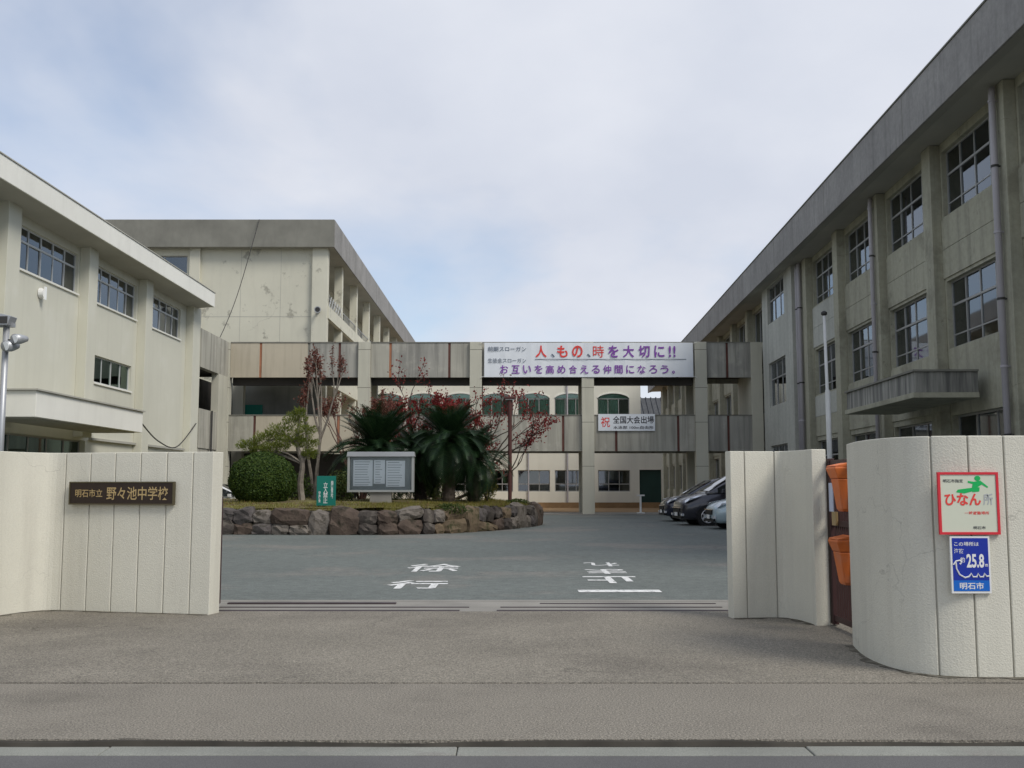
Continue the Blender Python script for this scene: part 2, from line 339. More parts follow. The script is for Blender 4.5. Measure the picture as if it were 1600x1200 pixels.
# wall with rectangular openings: outer face at y0, inner at y1, u along x
def wall_mesh(u0, u1, z0, z1, y0, y1, holes):
    us = sorted({u0, u1} | {h[i] for h in holes for i in (0, 1) if u0 < h[i] < u1})
    zs = sorted({z0, z1} | {h[i] for h in holes for i in (2, 3) if z0 < h[i] < z1})
    def solid(i, j):
        if i < 0 or j < 0 or i >= len(us) - 1 or j >= len(zs) - 1: return False
        cu, cz = (us[i] + us[i+1]) / 2, (zs[j] + zs[j+1]) / 2
        return not any(h[0] < cu < h[1] and h[2] < cz < h[3] for h in holes)
    m = MB()
    for i in range(len(us) - 1):
        for j in range(len(zs) - 1):
            if not solid(i, j): continue
            a, b, c, d = us[i], us[i+1], zs[j], zs[j+1]
            m.quad((a, y0, c), (b, y0, c), (b, y0, d), (a, y0, d)); m.quad((b, y1, c), (a, y1, c), (a, y1, d), (b, y1, d))
            if not solid(i - 1, j): m.quad((a, y1, c), (a, y0, c), (a, y0, d), (a, y1, d))
            if not solid(i + 1, j): m.quad((b, y0, c), (b, y1, c), (b, y1, d), (b, y0, d))
            if not solid(i, j - 1): m.quad((a, y1, c), (b, y1, c), (b, y0, c), (a, y0, c))
            if not solid(i, j + 1): m.quad((a, y0, d), (b, y0, d), (b, y1, d), (a, y1, d))
    return m
_cache = {}
def cached(key, fn):
    if key not in _cache: _cache[key] = fn()
    return _cache[key]
def window(par, u0, u1, z0, z1, y, cols=4, tr=0.66, fm=m_alu, gm=m_glass, curtain=0.3, fr=0.055, cm=None, sill=None, name='window', lower=False):
    w, h = round(u1 - u0, 3), round(z1 - z0, 3)
    def frame():
        m = MB(); d = 0.07
        m.box(0, fr, 0, d, 0, h).box(w - fr, w, 0, d, 0, h).box(fr, w - fr, 0, d, 0, fr).box(fr, w - fr, 0, d, h - fr, h)
        for k in range(1, cols): m.box(k * w / cols - fr * .45, k * w / cols + fr * .45, 0.004, d - 0.004, fr, h - fr)
        if tr: m.box(fr, w - fr, -0.006, d + 0.004, tr * h - fr * .6, tr * h + fr * .6)
        if lower: m.box(fr, w - fr, 0.012, d - 0.012, 0.2 * h - 0.02, 0.2 * h + 0.02)
        return m.mesh('window_frame', fm)
    o = link(name, cached(('wf', w, h, cols, tr, fm.name, fr, lower), frame), par, (u0, y, z0))
    rows = [(fr, tr * h - fr * .6), (tr * h + fr * .6, h - fr)] if tr else [(fr, h - fr)]
    pw = w / cols
    for ri, (a, b) in enumerate(rows):
        me = cached(('pane', round(pw, 3), round(b - a, 3), gm.name), lambda: MB().box(0.01, pw - 0.01, 0, 0.006, 0, b - a).mesh('pane', gm))
        for k in range(cols):
            p = link('pane', me, o, (k * pw, 0.03 + (0.012 if k % 2 else 0), a))
            p.rotation_euler = (R(rnd.uniform(-.4, .4)), 0, R(rnd.uniform(-.5, .5)))
    for k in range(cols):
        if rnd.random() < curtain:
            mt = cm or m_curtain; hh = rows[0][1] if (tr and rnd.random() < .6) else h - fr
            def cur():
                m = MB(); n = 14
                for q in range(n):
                    xa, xb = pw * q / n, pw * (q + 1) / n
                    ya, yb = 0.14 + (0.035 if q % 2 else 0), 0.14 + (0 if q % 2 else 0.035)
                    m.quad((xa, ya, 0.02), (xb, yb, 0.02), (xb, yb, hh), (xa, ya, hh))
                return m.mesh('curtain', mt)
            link('curtain', cached(('cur', round(pw, 3), round(hh, 3), mt.name), cur), o, (k * pw, 0, 0))
    if sill:
        link('sill', cached(('sill', w, sill.name), lambda: MB().box(-0.06, w + 0.06, -0.16, 0.0, -0.07, -0.003).mesh('sill', sill)), o)
    return o

# ------------------------------------------------------------------ the ground
def sheet(name, b, mat, z): return tag(MB().quad((b[0], b[2], z), (b[1], b[2], z), (b[1], b[3], z), (b[0], b[3], z)).build(name, mat), kind='structure')
sheet('ground', (-900, 900, -600, 1500), m_ground, -0.16)
sheet('road', (-120, 120, -9, 5.90), m_road, -0.04)
def slab(name, b, z0, z1, mat, bevel=0):
    return tag(box(name, (b[0], b[1], b[2], b[3], z0, z1), mat, bevel=bevel), kind='structure')
# gutter stones along the road edge, each its own piece
gut = tag(box('gutter', (-60, 60, 5.88, 6.095, -0.15, -0.065), m_dirt), kind='structure')
for k in range(-12, 13):
    w = 1.995
    MB().box(0, w, 0, 0.185, -0.06, 0).build('gutter_stone', m_gutter, gut, (k * 2.0 - 0.31, 5.895 + rnd.uniform(-.004, .004), -0.032 + rnd.uniform(-.003, .003)), bevel=0.008)
# pavement: its front edge is a ragged little step above the gutter
m = MB(); xs = [-60 + i * 0.25 for i in range(481)]
fr = [(x, 6.102 + 0.012 * math.sin(x * 1.7) + rnd.uniform(-.004, .004)) for x in xs]
m.prism(fr + [(60, 7.80), (-60, 7.80)], -0.15, 0.0)
tag(m.build('pavement', m_strip), kind='structure')
slab('forecourt', (-60, 60, 7.815, 12.22), -0.15, 0.006, m_walk)
slab('pavement_seam', (-60, 60, 7.801, 7.814), -0.15, -0.008, m_dirt)
m = MB(); sl = []
for i, x in enumerate(xs):
    q = math.sin(x * 2.3) * .5 + math.sin(x * 5.9 + 1) * .3 + rnd.uniform(-.3, .3)
    sl.append((6.072 + .008 * q, 6.125, -.012 + .010 * q, x))
for (a, b, c, x), (d, e, f, x2) in zip(sl[:-1], sl[1:]):
    m.quad((x, a, -.034), (x2, d, -.034), (x2, d + .012, f), (x, a + .012, c)); m.quad((x, a + .012, c), (x2, d + .012, f), (x2, e, f + .006), (x, b, c + .006))
tag(m.build('gutter_silt', m_dirt), 'dark line of silt and moss between gutter and pavement edge', 'silt', kind='stuff')
slab('gate_threshold', (-60, 60, 12.226, 13.38), -0.15, 0.003, m_conc)
slab('yard', (-70, 70, 13.39, 56.6), -0.15, 0.0, m_yard)
slab('yard_edge_strip', (-12, 12, 13.3, 13.46), -0.10, 0.006, m_conc)
slab('rear_yard', (-70, 70, 56.61, 140), -0.15, 0.0, m_terra)
slab('covered_walk', (-16, 14, 55.2, 59.7), -0.1, 0.035, m_conc)

# painted words on the yard: entering cars read one, leaving cars the other
def roadword(name, ch, x, y0, y1, w, flip, label):
    o = text(ch, m_mark, None, (x, (y0 + y1) / 2, 0.006), 1.0, rot=(0, 0, math.pi if flip else 0), width=w, height=y1 - y0, bold=0.022 if ch in '止行' else 0.012, name=name)
    return tag(o, label, 'road marking', 'painted words on the yard')
roadword('road_marking', '徐', -1.42, 17.95, 19.75, 0.97, False, 'white painted character slow, farther one of the pair facing the gate')
roadword('road_marking', '行', -1.42, 14.95, 16.25, 0.90, False, 'white painted character go, of the pair facing the gate, beside the stop line')
roadword('road_marking', '止', 1.58, 15.8, 17.0, 0.86, True, 'white upside-down painted character next to the stop line')
roadword('road_marking', 'ま', 1.62, 17.5, 18.5, 0.70, True, 'white upside-down painted character in the middle of the stop word')
roadword('road_marking', 'れ', 1.70, 19.15, 20.15, 0.66, True, 'white upside-down painted character farthest from the stop line')
tag(sheet('stop_line', (0.93, 2.09, 14.45, 14.78), m_mark, 0.006), 'short white painted stop line just inside the gate', 'road marking')
del bpy.data.objects['stop_line']['kind']

# rails of the sliding gate
gt = empty('gate_track', (-0.45, 12.5, 0), label='dark steel sliding gate rails set in the concrete threshold', cat='gate track')
for (a, b, y0, y1, zt) in ((-3.55, -0.62, 12.27, 12.345, 0.011), (-3.55, -0.52, 12.62, 12.67, 0.011), (-3.55, -1.45, 12.98, 13.06, 0.022),
                          (-0.18, 2.55, 12.27, 12.345, 0.011), (-0.14, 2.55, 12.62, 12.67, 0.011), (0.35, 2.55, 13.02, 13.06, 0.011)):
    MB().box(a + .45, b + .45, y0 - 12.5, y1 - 12.5, -0.02, zt).build('rail', m_rail, gt)

# ------------------------------------------------------------------ gate walls
m_footdirt = M('foot_dirt', (0.10, 0.09, 0.065), var=0.4, scale=4, patch=(0.17, 0.155, 0.125), pscale=9, plo=.45, phi=.6)
def path_wall(name, pts, thick, z1, grooves, label, k=6, gw=0.011, straight=False):
    P = catmull(pts, k); P = [Vector((p.x, p.y)) for p in P]
    S = [0.0]
    for i in range(1, len(P)): S.append(S[-1] + (P[i] - P[i-1]).length)
    def pt(s):
        s = max(0, min(S[-1], s))
        for i in range(1, len(S)):
            if s <= S[i] + 1e-9:
                t = (s - S[i-1]) / max(1e-9, S[i] - S[i-1]); return P[i-1].lerp(P[i], t)
        return P[-1]
    def nrm(s):
        d = pt(s + 0.02) - pt(s - 0.02); d.normalize(); return Vector((-d.y, d.x))
    root = empty(name, (P[0].x, P[0].y, 0), label=label, cat='wall'); o0 = P[0]
    def run(s0, s1, a, b, zt):
        ss = [s0] + [s for s in S if s0 + .01 < s < s1 - .01] + [s1]
        f = [pt(s) + nrm(s) * a - o0 for s in ss]; bk = [pt(s) + nrm(s) * b - o0 for s in ss]
        return MB().prism([tuple(p) for p in f] + [tuple(p) for p in reversed(bk)], -0.1, zt)
    run(0.006, S[-1] - 0.006, 0.014, thick - 0.014, z1 - 0.006).build('core', m_groove, root)
    cuts = [0.0] + grooves + [S[-1]]
    for i in range(len(cuts) - 1):
        s0 = cuts[i] + (gw / 2 if i else 0); s1 = cuts[i+1] - (gw / 2 if i < len(cuts) - 2 else 0)
        run(s0, s1, 0, thick, z1).build('panel', m_stucco, root, bevel=0.008)
    m = MB(); s = 0.0; prev = None
    while s < S[-1]:
        q = pt(s) + nrm(s) * .03 - o0; w = .045 + .03 * math.sin(s * 9) + .02 * math.sin(s * 23 + 1) + rnd.uniform(-.015, .02); e_ = pt(s) - nrm(s) * max(.012, w) - o0
        if prev:
            (a, b) = prev; m.quad((a.x, a.y, .0125), (b.x, b.y, .0105), (e_.x, e_.y, .0105), (q.x, q.y, .0125))
        prev = (q, e_); s += .05
    m.build('foot_dirt', m_footdirt, root)
    return root, pt, S
# left wall: from the far left round to the gate opening
LW = [(-15, 8.25), (-9, 8.3), (-7.2, 8.7), (-6.3, 9.6), (-5.93, 10.8), (-5.84, 11.5), (-5.78, 11.9), (-5.62, 12.2), (-5.38, 12.31), (-4.6, 12.14), (-4.0, 12.01), (-3.46, 11.89)]
_P = catmull(LW, 6); _L = sum((_P[i+1] - _P[i]).length for i in range(len(_P) - 1))
path_wall('gate_wall', LW, 0.24, 1.865, [_L - d for d in (1.93, 1.60, 1.265, 0.93, 0.59, 0.255)], 'cream stucco gate wall with vertical grooves carrying the dark name plate')
path_wall('gate_wall', [(2.455, 11.56), (2.95, 11.62), (3.10, 11.50), (3.17, 11.25), (3.20, 10.97)], 0.16, 1.86, [0.17, 0.515], 'short cream stucco gate wall between the driveway and the side gate')
path_wall('gate_wall', [(3.13, 9.6), (3.05, 9.15), (3.02, 8.75), (3.06, 8.4), (3.18, 8.16), (3.42, 8.03), (3.75, 8.0), (4.4, 8.0), (5.4, 8.0), (8, 8.0), (16, 8.0)], 0.22, 1.855,
          [1.625 + 0.275 * i for i in range(14)], 'curved cream stucco wall end carrying the red-framed and blue signs')
# name plate on the left wall (follows the wall's slight turn)
na = math.atan2(11.87 - 12.15, -3.32 + 4.6)
npl = empty('name_plate', (-4.585, 12.115, 1.385), na, 'long dark bronze name plate with gold lettering on gate wall', 'name plate')
box('plate', (-0.675, 0.675, -0.03, 0.02, -0.125, 0.125), m_plaque, npl, 0.004)
m = MB(); w, h, t = 0.685, 0.135, 0.014
m.box(-w, w, -0.036, 0.01, -h, -h + t).box(-w, w, -0.036, 0.01, h - t, h).box(-w, -w + t, -0.036, 0.01, -h + t, h - t).box(w - t, w, -0.036, 0.01, -h + t, h - t)
m.build('plate_frame', M('plate_frame_bronze', (0.10, 0.085, 0.05), rough=0.4, metal=0.5), npl)
text('明石市立', m_gold, npl, (-0.42, -0.0335, 0.0), 0.1, width=0.36, height=0.095, bold=0.008)
text('野々池中学校', m_gold, npl, (0.215, -0.0335, 0.0), 0.1, width=0.80, height=0.155, bold=0.010)

# signs on the curved wall
sg = empty('shelter_sign', (3.535, 7.99, 1.33), 0, 'square cream evacuation sign with red border and green running figure', 'sign')
box('board', (-0.225, 0.225, -0.012, 0.01, -0.23, 0.23), m_signbase, sg)
m = MB(); a, b, t = 0.235, 0.24, 0.019
m.box(-a, a, -0.018, 0.004, -b, -b + t).box(-a, a, -0.018, 0.004, b - t, b).box(-a, -a + t, -0.018, 0.004, -b + t, b - t).box(a - t, a, -0.018, 0.004, -b + t, b - t)
m.build('border', m_red, sg)
text('明石市指定', m_black, sg, (-0.115, -0.0135, 0.172), 1, width=0.155, height=0.027, bold=0.01)
text('ひなん', m_redtxt, sg, (-0.045, -0.0142, 0.03), 1, width=0.28, height=0.095, bold=0.03)
text('所', m_greyt, sg, (0.15, -0.0135, 0.03), 1, width=0.075, height=0.09, bold=0.02)
text('一時避難場所', m_redtxt, sg, (0.06, -0.0135, -0.075), 1, width=0.19, height=0.026, bold=0.012)
text('明石市', m_black, sg, (0.075, -0.0135, -0.188), 1, width=0.095, height=0.024, bold=0.012)
fig = MB()
fig.prism_y([(0.075 + 0.024 * math.cos(k * .524), 0.192 + 0.02 * math.sin(k * .524)) for k in range(12)], -0.0138, -0.0122)
fig.prism_y([(0.04, 0.165), (0.10, 0.175), (0.108, 0.145), (0.06, 0.115), (0.03, 0.12)], -0.0138, -0.0122)
fig.prism_y([(0.10, 0.172), (0.155, 0.128), (0.15, 0.118), (0.095, 0.15)], -0.0137, -0.0122)
fig.prism_y([(0.045, 0.166), (0.0, 0.172), (0.0, 0.158), (0.04, 0.148)], -0.0137, -0.0122)
fig.prism_y([(0.04, 0.125), (0.09, 0.122), (0.085, 0.09), (0.03, 0.085)], -0.0137, -0.0122)
fig.prism_y([(0.035, 0.12), (0.045, 0.095), (-0.03, 0.075), (-0.095, 0.085), (-0.08, 0.105), (-0.03, 0.112)], -0.0136, -0.0122)
fig.build('running_figure', m_green, sg)
bs = empty('sea_level_sign', (3.53, 7.985, 0.86), 0, 'blue and white sea level sign with wave drawing reading 25.8', 'sign')
box('board', (-0.152, 0.152, -0.006, 0.012, -0.217, 0.217), m_white, bs)
box('blue_field', (-0.138, 0.138, -0.0085, 0.0, -0.118, 0.203), m_blue, bs)
box('city_band', (-0.138, 0.138, -0.0085, 0.0, -0.200, -0.1185), m_blue2, bs)
text('この場所は', m_white, bs, (-0.028, -0.0095, 0.158), 1, width=0.19, height=0.032, bold=0.012)
text('海抜', m_white, bs, (-0.088, -0.0095, 0.105), 1, width=0.075, height=0.036, bold=0.012)
text('約', m_white, bs, (-0.063, -0.0095, 0.038), 1, width=0.036, height=0.040, bold=0.012)
text('25.8', m_white, bs, (0.035, -0.0095, 0.03), 1, width=0.135, height=0.105, bold=0.03)
text('m', m_white, bs, (0.12, -0.0095, -0.004), 1, width=0.02, height=0.02, bold=0.02)
text('明石市', m_white, bs, (0.0, -0.0095, -0.160), 1, width=0.185, height=0.052, bold=0.015)
wv = [(-0.135, 0.0), (-0.115, 0.028), (-0.085, 0.034), (-0.07, 0.02), (-0.085, 0.004)]
wv2 = [(-0.115, 0.02), (-0.112, -0.03), (-0.09, -0.075), (-0.05, -0.098), (-0.02, -0.09), (0.0, -0.066), (0.012, -0.092), (0.04, -0.092), (0.052, -0.066), (0.066, -0.092), (0.09, -0.092), (0.102, -0.066), (0.116, -0.088), (0.136, -0.085)]
m = MB()
for q in (wv, wv2): m.tube([(x, -0.0085, z) for x, z in q], 0.0062, 5)
m.build('wave_drawing', m_white, bs)

# side gate with the two orange bins
pg = empty('side_gate', (3.405, 9.6, 0), 0, 'dark maroon steel bar gate between the two stucco walls', 'gate')
MB().box(-.03, .03, 1.34, 1.45, 0.02, 1.76).build('gate_post', m_maroon, pg, bevel=0.004)
MB().box(-.03, .03, 0.02, 0.09, 0.02, 1.76).build('gate_post', m_maroon, pg, bevel=0.004)
for z in (0.06, 1.05, 1.68): MB().box(-.02, .02, 0.09, 1.34, z, z + 0.06).build('gate_rail', m_maroon, pg)
for k in range(17): MB().box(-.012, .012, 0.13 + k * 0.069, 0.152 + k * 0.069, 0.12, 1.68).build('gate_bar', m_maroon, pg)
MB().box(-.05, -.025, 1.10, 1.23, 1.06, 1.20).build('latch', m_gold, pg)
def bin_(z, label):
    o = empty('orange_bin', (3.39, 10.42, z), 0, label, 'bin', 'orange bins hung on the side gate')
    def ring(hw, d, z, t=0): return [(-d, -hw, z), (0.0 - t, -hw, z), (0.0 - t, hw, z), (-d, hw, z)]
    m = MB(); m.loft([ring(0.075, 0.07, 0.0), ring(0.09, 0.085, 0.03), ring(0.125, 0.125, 0.33)])
    m.build('bin_body', m_orange, o, bevel=0.012)
    MB().loft([ring(0.127, 0.127, 0.331), ring(0.15, 0.165, 0.43), ring(0.15, 0.16, 0.45)]).build('bin_lip', m_orange, o, bevel=0.008)
    MB().prism_y([(-0.16, 0.452), (-0.155, 0.462), (-0.005, 0.495), (-0.005, 0.452)], -0.145, 0.145).build('bin_lid', m_orange, o, bevel=0.008)
    MB().box(-0.012, 0.03, -0.03, 0.03, 0.28, 0.36).build('hook', m_iron, o)
bin_(1.21, 'upper orange plastic bin hung on the side gate bars'); bin_(0.48, 'lower orange plastic bin hung on the side gate bars')
tag(box('notice_card', (3.362, 3.372, 10.80, 10.93, 1.2, 1.5), M('card_pale', (0.55, 0.60, 0.72), var=0.04)), 'pale blue notice card fixed to the side gate', 'notice')
# big sliding gate, rolled away behind the left wall
sgat = empty('sliding_gate', (-6.2, 12.64, 0), 0, 'maroon steel sliding gate rolled open behind the left gate wall', 'gate')
for z in (0.08, 0.62, 1.25): MB().box(0.0, 2.62, -.03, .03, z, z + .07).build('gate_rail', m_maroon, sgat)
for x in (0.0, 2.62): MB().box(x - .03, x + .03, -.035, .035, 0.05, 1.34).build('gate_post', m_maroon, sgat)
for k in range(20): MB().box(0.12 + k * .125, .145 + k * .125, -.012, .012, .15, 1.25).build('gate_bar', m_maroon, sgat)
for x in (0.2, 2.4): MB().tube([(x, -.02, .045), (x, .02, .045)], .035, 10).build('wheel', m_iron, sgat)

# ------------------------------------------------------------------ school building on the left
lb = empty('school_building', (-16.0, 12.0, 0), R(90), 'cream three storey school building with pale overhanging eave and white entrance canopy', 'building')
def LU(Y): return Y - 12.0
pil = [(15.6, 16.5), (21.1, 22.0), (25.8, 26.6), (31.15, 32.0), (37.3, 38.1), (43.25, 44.05), (49.75, 50.95)]
wins3 = [(17.0, 21.0), (22.5, 25.6), (26.9, 30.9), (32.55, 37.15), (38.65, 43.05), (44.5, 48.85)]
holes = [(LU(a), LU(b), 8.55, 10.0) for a, b in wins3] + [(LU(38.95), LU(42.75), 5.47, 6.52), (LU(27.5), LU(38.4), 0.1, 3.2)]
wall_mesh(3.6, LU(50.9), 0, 10.42, 0, 0.25, holes).build('wall', m_lwall, lb)
MB().box(3.6, 3.85, 0.25, 11, 0, 10.42).box(3.85, LU(50.9) - .25, 10.75, 11, 0, 10.42).build('wall', m_lwall, lb)
wall_mesh(0.25, 11, 0, 10.42, 0, 0.25, []).build('wall', m_lwall, lb, (LU(50.9), 0, 0)).rotation_euler = (0, 0, R(90))
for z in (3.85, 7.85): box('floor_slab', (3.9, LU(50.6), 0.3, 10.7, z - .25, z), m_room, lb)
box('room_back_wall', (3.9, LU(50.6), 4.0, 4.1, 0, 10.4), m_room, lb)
for a, b in pil: box('pilaster', (LU(a), LU(b), -0.36, -0.002, 3.3 if 26 < a < 38 else 0, 10.38), m_lwall, lb, 0.01)
prof = [(-1.12, 10.40), (0.05, 10.30), (11.4, 10.30), (11.4, 11.0), (-1.05, 11.0)]
r_ = MB().loft([[(u, y, z) for y, z in prof] for u in (3.0, LU(50.35))]).build('roof', m_soffit, lb)
box('fascia', (2.98, LU(50.38), -1.17, -1.09, 10.40, 11.10), m_lfascia, lb, 0.01)
box('fascia', (LU(50.352), LU(50.44), -1.17, 11.45, 10.40, 11.10), m_lfascia, lb, 0.01)
box('roof_cap', (2.9, LU(50.47), -1.20, 11.5, 11.103, 11.14), m_soffit, lb)
for a, b in wins3: window(lb, LU(a) , LU(b), 8.55, 10.0, 0.1, 5, 0.66, m_aluw, m_glass, 0.7, sill=m_lfascia)
window(lb, LU(38.95), LU(42.75), 5.47, 6.52, 0.1, 4, None, m_aluw, m_glass_g, 0.7, sill=m_lfascia)
window(lb, LU(27.5), LU(38.4), 0.1, 3.2, 0.2, 8, 0.72, m_alu, m_glass_g, 0.15, name='entrance_glazing')
cp = MB().box(LU(29.7), LU(38.35), -2.15, -0.37, 3.50, 4.27).build('canopy', m_lfascia, lb, bevel=0.01)
box('canopy_cap', (LU(29.62), LU(38.43), -2.22, -0.362, 4.273, 4.32), m_soffit, cp)
box('canopy_soffit', (LU(29.95), LU(38.1), -1.95, -0.42, 3.47, 3.499), m_soffit, cp)
box('ledge', (LU(38.7), LU(49.7), -0.14, -0.003, 3.24, 3.33), m_soffit, lb)
wl_ = MB().tube([(LU(34.2), -0.02, 8.0), (LU(34.2), -0.17, 8.0)], [0.19, 0.15], 14).build('wall_lamp', m_white, lb, smooth=False)
MB().box(LU(34.2) - .07, LU(34.2) + .07, -.21, -.171, 7.78, 8.22).build('lamp_cover', m_paper, wl_)

# ------------------------------------------------------------------ school building on the right
TH = R(2.2); rb = empty('school_building', (13.5 + math.tan(TH) * 74, 112, 0), -R(92.2), 'weathered olive three storey school building with deep concrete eave and downpipes', 'building')
def RU(Y): return (112 - Y) / math.cos(TH)
UE = RU(14.0)
near_p = [20.4, 25.6, 30.8, 36.0, 41.2, 46.4]                       # near edges of the pilasters
far_p = [55.3 + 5.2 * i for i in range(11)]
bays = [(near_p[i] + .7, near_p[i+1]) for i in range(5)]; fbays = [(far_p[i] + .7, far_p[i+1]) for i in range(10)]
holes = []
for a, b in bays + fbays:
    for z0, z1 in ((9.68, 11.72), (5.62, 7.68)): holes.append((RU(b - .12), RU(a + .25), z0, z1))
for i, (a, b) in enumerate(bays[2:] + fbays): holes.append((RU(b - .12), RU(a + .25), 1.3, 3.55))
holes.append((RU(30.7), RU(21.3), 0.05, 3.6))
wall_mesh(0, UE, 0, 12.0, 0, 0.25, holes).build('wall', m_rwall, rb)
MB().box(0, 0.25, 0.25, 10, 0, 12).box(UE - .25, UE, 0.25, 10, 0, 12).box(0.25, UE - .25, 9.75, 10, 0, 12).build('wall', m_rwall, rb)
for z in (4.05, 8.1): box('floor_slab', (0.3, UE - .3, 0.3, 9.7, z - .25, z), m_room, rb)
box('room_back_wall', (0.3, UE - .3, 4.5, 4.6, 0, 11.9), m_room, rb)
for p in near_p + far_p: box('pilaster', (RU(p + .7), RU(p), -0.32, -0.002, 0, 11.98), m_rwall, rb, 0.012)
for a, b in bays + fbays:                                            # spandrel panels with their joints
    for z0, z1 in ((3.75, 4.62), (4.635, 5.55), (7.78, 8.66), (8.675, 9.6)):
        if a < 31 and z1 < 5.6: continue
        box('spandrel', (RU(b - .01), RU(a + .01), -0.045, -0.002, z0, z1), m_rpatch if (40 < a < 47 and 4.7 < z1 < 9.7) else m_rwall, rb)
for i, (a, b) in enumerate(bays):
    for z0, z1 in ((9.68, 11.72), (5.62, 7.68)):
        window(rb, RU(b - .12), RU(a + .25), z0, z1, 0.14, 4, 0.64, m_alu, m_glass, 0.45 if z0 > 9 else 0.25, lower=True)
for i, (a, b) in enumerate(fbays):
    for z0, z1 in ((9.68, 11.72), (5.62, 7.68)): window(rb, RU(b - .12), RU(a + .25), z0, z1, 0.14, 3, None, m_alu, m_glass, 0.3)
for i, (a, b) in enumerate(bays[2:] + fbays): window(rb, RU(b - .12), RU(a + .25), 1.3, 3.55, 0.14, 3, 0.7 if i < 3 else None, m_alu, m_glass, 0.2)
window(rb, RU(30.7), RU(21.3), 0.05, 3.6, 0.18, 7, 0.72, m_alu, m_glass, 0.1, name='entrance_glazing')
# stair tower, flush and paler
T0, T1 = RU(54.7), RU(47.9)
th = [(RU(53.3), RU(49.5), 9.95, 12.0 - .12), (RU(53.3), RU(49.5), 5.62, 7.9), (RU(53.3), RU(49.5), 1.5, 3.6)]
tw = wall_mesh(T0, T1, 0, 11.99, -0.62, -0.4, th).build('stair_tower', m_rpatch, rb)
MB().box(T0, T0 + .2, -.4, -.002, 0, 11.99).box(T1 - .2, T1, -.4, -.002, 0, 11.99).build('tower_side', m_rpatch, tw)
box('tower_back', (T0 + .2, T1 - .2, -.05, -.003, 0, 11.9), m_curtain, tw)
for h in th: window(rb, h[0], h[1], h[2], h[3], -0.5, 3, 0.62, m_alu, m_glass, 0)
# eave and fascia
prof = [(-1.3, 11.86), (-0.9, 11.98), (0.3, 12.01), (10.3, 12.01), (10.3, 13.2), (-1.28, 13.2)]
MB().loft([[(u, y, z) for y, z in prof] for u in (-.6, UE + .6)]).build('roof', m_soffit, rb)
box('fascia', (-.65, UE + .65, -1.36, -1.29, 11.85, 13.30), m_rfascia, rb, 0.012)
box('roof_cap', (-.7, UE + .7, -1.39, 10.4, 13.303, 13.35), m_bfascia, rb)
for uu in range(10, int(UE), 9): box('roof_joint', (uu - .01, uu + .01, -1.365, -1.355, 11.9, 13.29), m_bfascia, rb)
def downpipe(Y, r, y, z0=0.0, z1=11.9, dx=0.0):
    u = RU(Y) + dx
    p = MB().tube([(u, y, z0), (u, y, z1 - .25), (u, y + .02, z1)], r, 12).build('downpipe', m_pipe, rb, smooth=True)
    for k in range(7): MB().tube([(u, y, 1.0 + k * 1.75), (u, y, 1.06 + k * 1.75)], r + .018, 12).box(u - .02, u + .02, y, y + .2, 1.01 + k * 1.75, 1.05 + k * 1.75).build('pipe_clip', m_iron if k % 2 else m_pipe, p)
downpipe(25.95, 0.085, -0.46); downpipe(36.35, 0.075, -0.44); downpipe(47.1, 0.09, -0.46); downpipe(47.5, 0.09, -0.46)
# entrance canopy
C0, C1 = RU(34.4), RU(27.9)
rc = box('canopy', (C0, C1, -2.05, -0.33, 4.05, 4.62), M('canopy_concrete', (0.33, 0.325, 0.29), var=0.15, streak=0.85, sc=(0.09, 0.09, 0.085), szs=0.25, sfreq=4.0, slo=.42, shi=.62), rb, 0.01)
box('canopy_lip', (C0 - .05, C1 + .05, -2.12, -0.332, 3.90, 4.047), m_rwall, rc, 0.01)
box('canopy_cap', (C0 - .06, C1 + .06, -2.11, -0.331, 4.623, 4.68), m_bfascia, rc)

# ------------------------------------------------------------------ tall block behind, on the left
bb = empty('school_building', (-21.5, 60.6, 0), 0, 'tall four storey cream block with weathered grey eave behind the bridge', 'building')
BX = 21.5 - 11.05                                                     # local x of the right corner
wall_mesh(-16, BX, 0, 15.8, 0, 0.3, [(-3.6, 1.95, 14.2, 15.35), (-9.6, -4.4, 14.2, 15.35)]).build('wall', m_bwall, bb)
window(bb, -3.6, 1.95, 14.2, 15.35, 0.12, 4, None, m_alu, m_glass, 0.2); window(bb, -9.6, -4.4, 14.2, 15.35, 0.12, 4, None, m_alu, m_glass, 0.2)
box('pilaster', (2.15, 2.78, -0.22, -0.002, 0, 15.78), m_bwall, bb, .01); box('pilaster', (BX - .92, BX, -0.25, -0.002, 0, 15.78), m_bwall, bb, .01)
for k in range(3): box('wall_joint', (2.8, BX - .93, -0.006, 0.0, 11.62 - k * 4.0, 11.65 - k * 4.0), m_soffit, bb)
for x in (5.2, 7.6): box('wall_joint', (x, x + .02, -0.006, 0.0, 0.5, 15.7), m_soffit, bb)
box('wall', (-16, BX - 2.2, 64, 64.3, 0, 15.8), m_bwall, bb)
cw = wall_mesh(0.3, 64, 0, 15.8, 0, 0.2, [(2 + k * 6.3 + .6, 2 + k * 6.3 + 4.6, z, z + 2.2) for k in range(9) for z in (0.9, 5.0, 9.0, 13.0)]).build('corridor_wall', m_bwall, bb)
cw.location = (BX - 2.2, 0, 0); cw.rotation_euler = (0, 0, R(90))
for k in range(9):
    for z in (9.0, 13.0):
        w_ = window(bb, 0, 4.0, z, z + 2.2, 0, 4, 0.65, m_alu, m_glass, 0.3); w_.location = (BX - 2.3, 2.6 + k * 6.3, z); w_.rotation_euler = (0, 0, R(90))
for k in range(10): box('column', (BX - .5, BX, 5.0 + k * 6.3, 5.5 + k * 6.3, 0, 15.78), m_bwall, bb, .01)
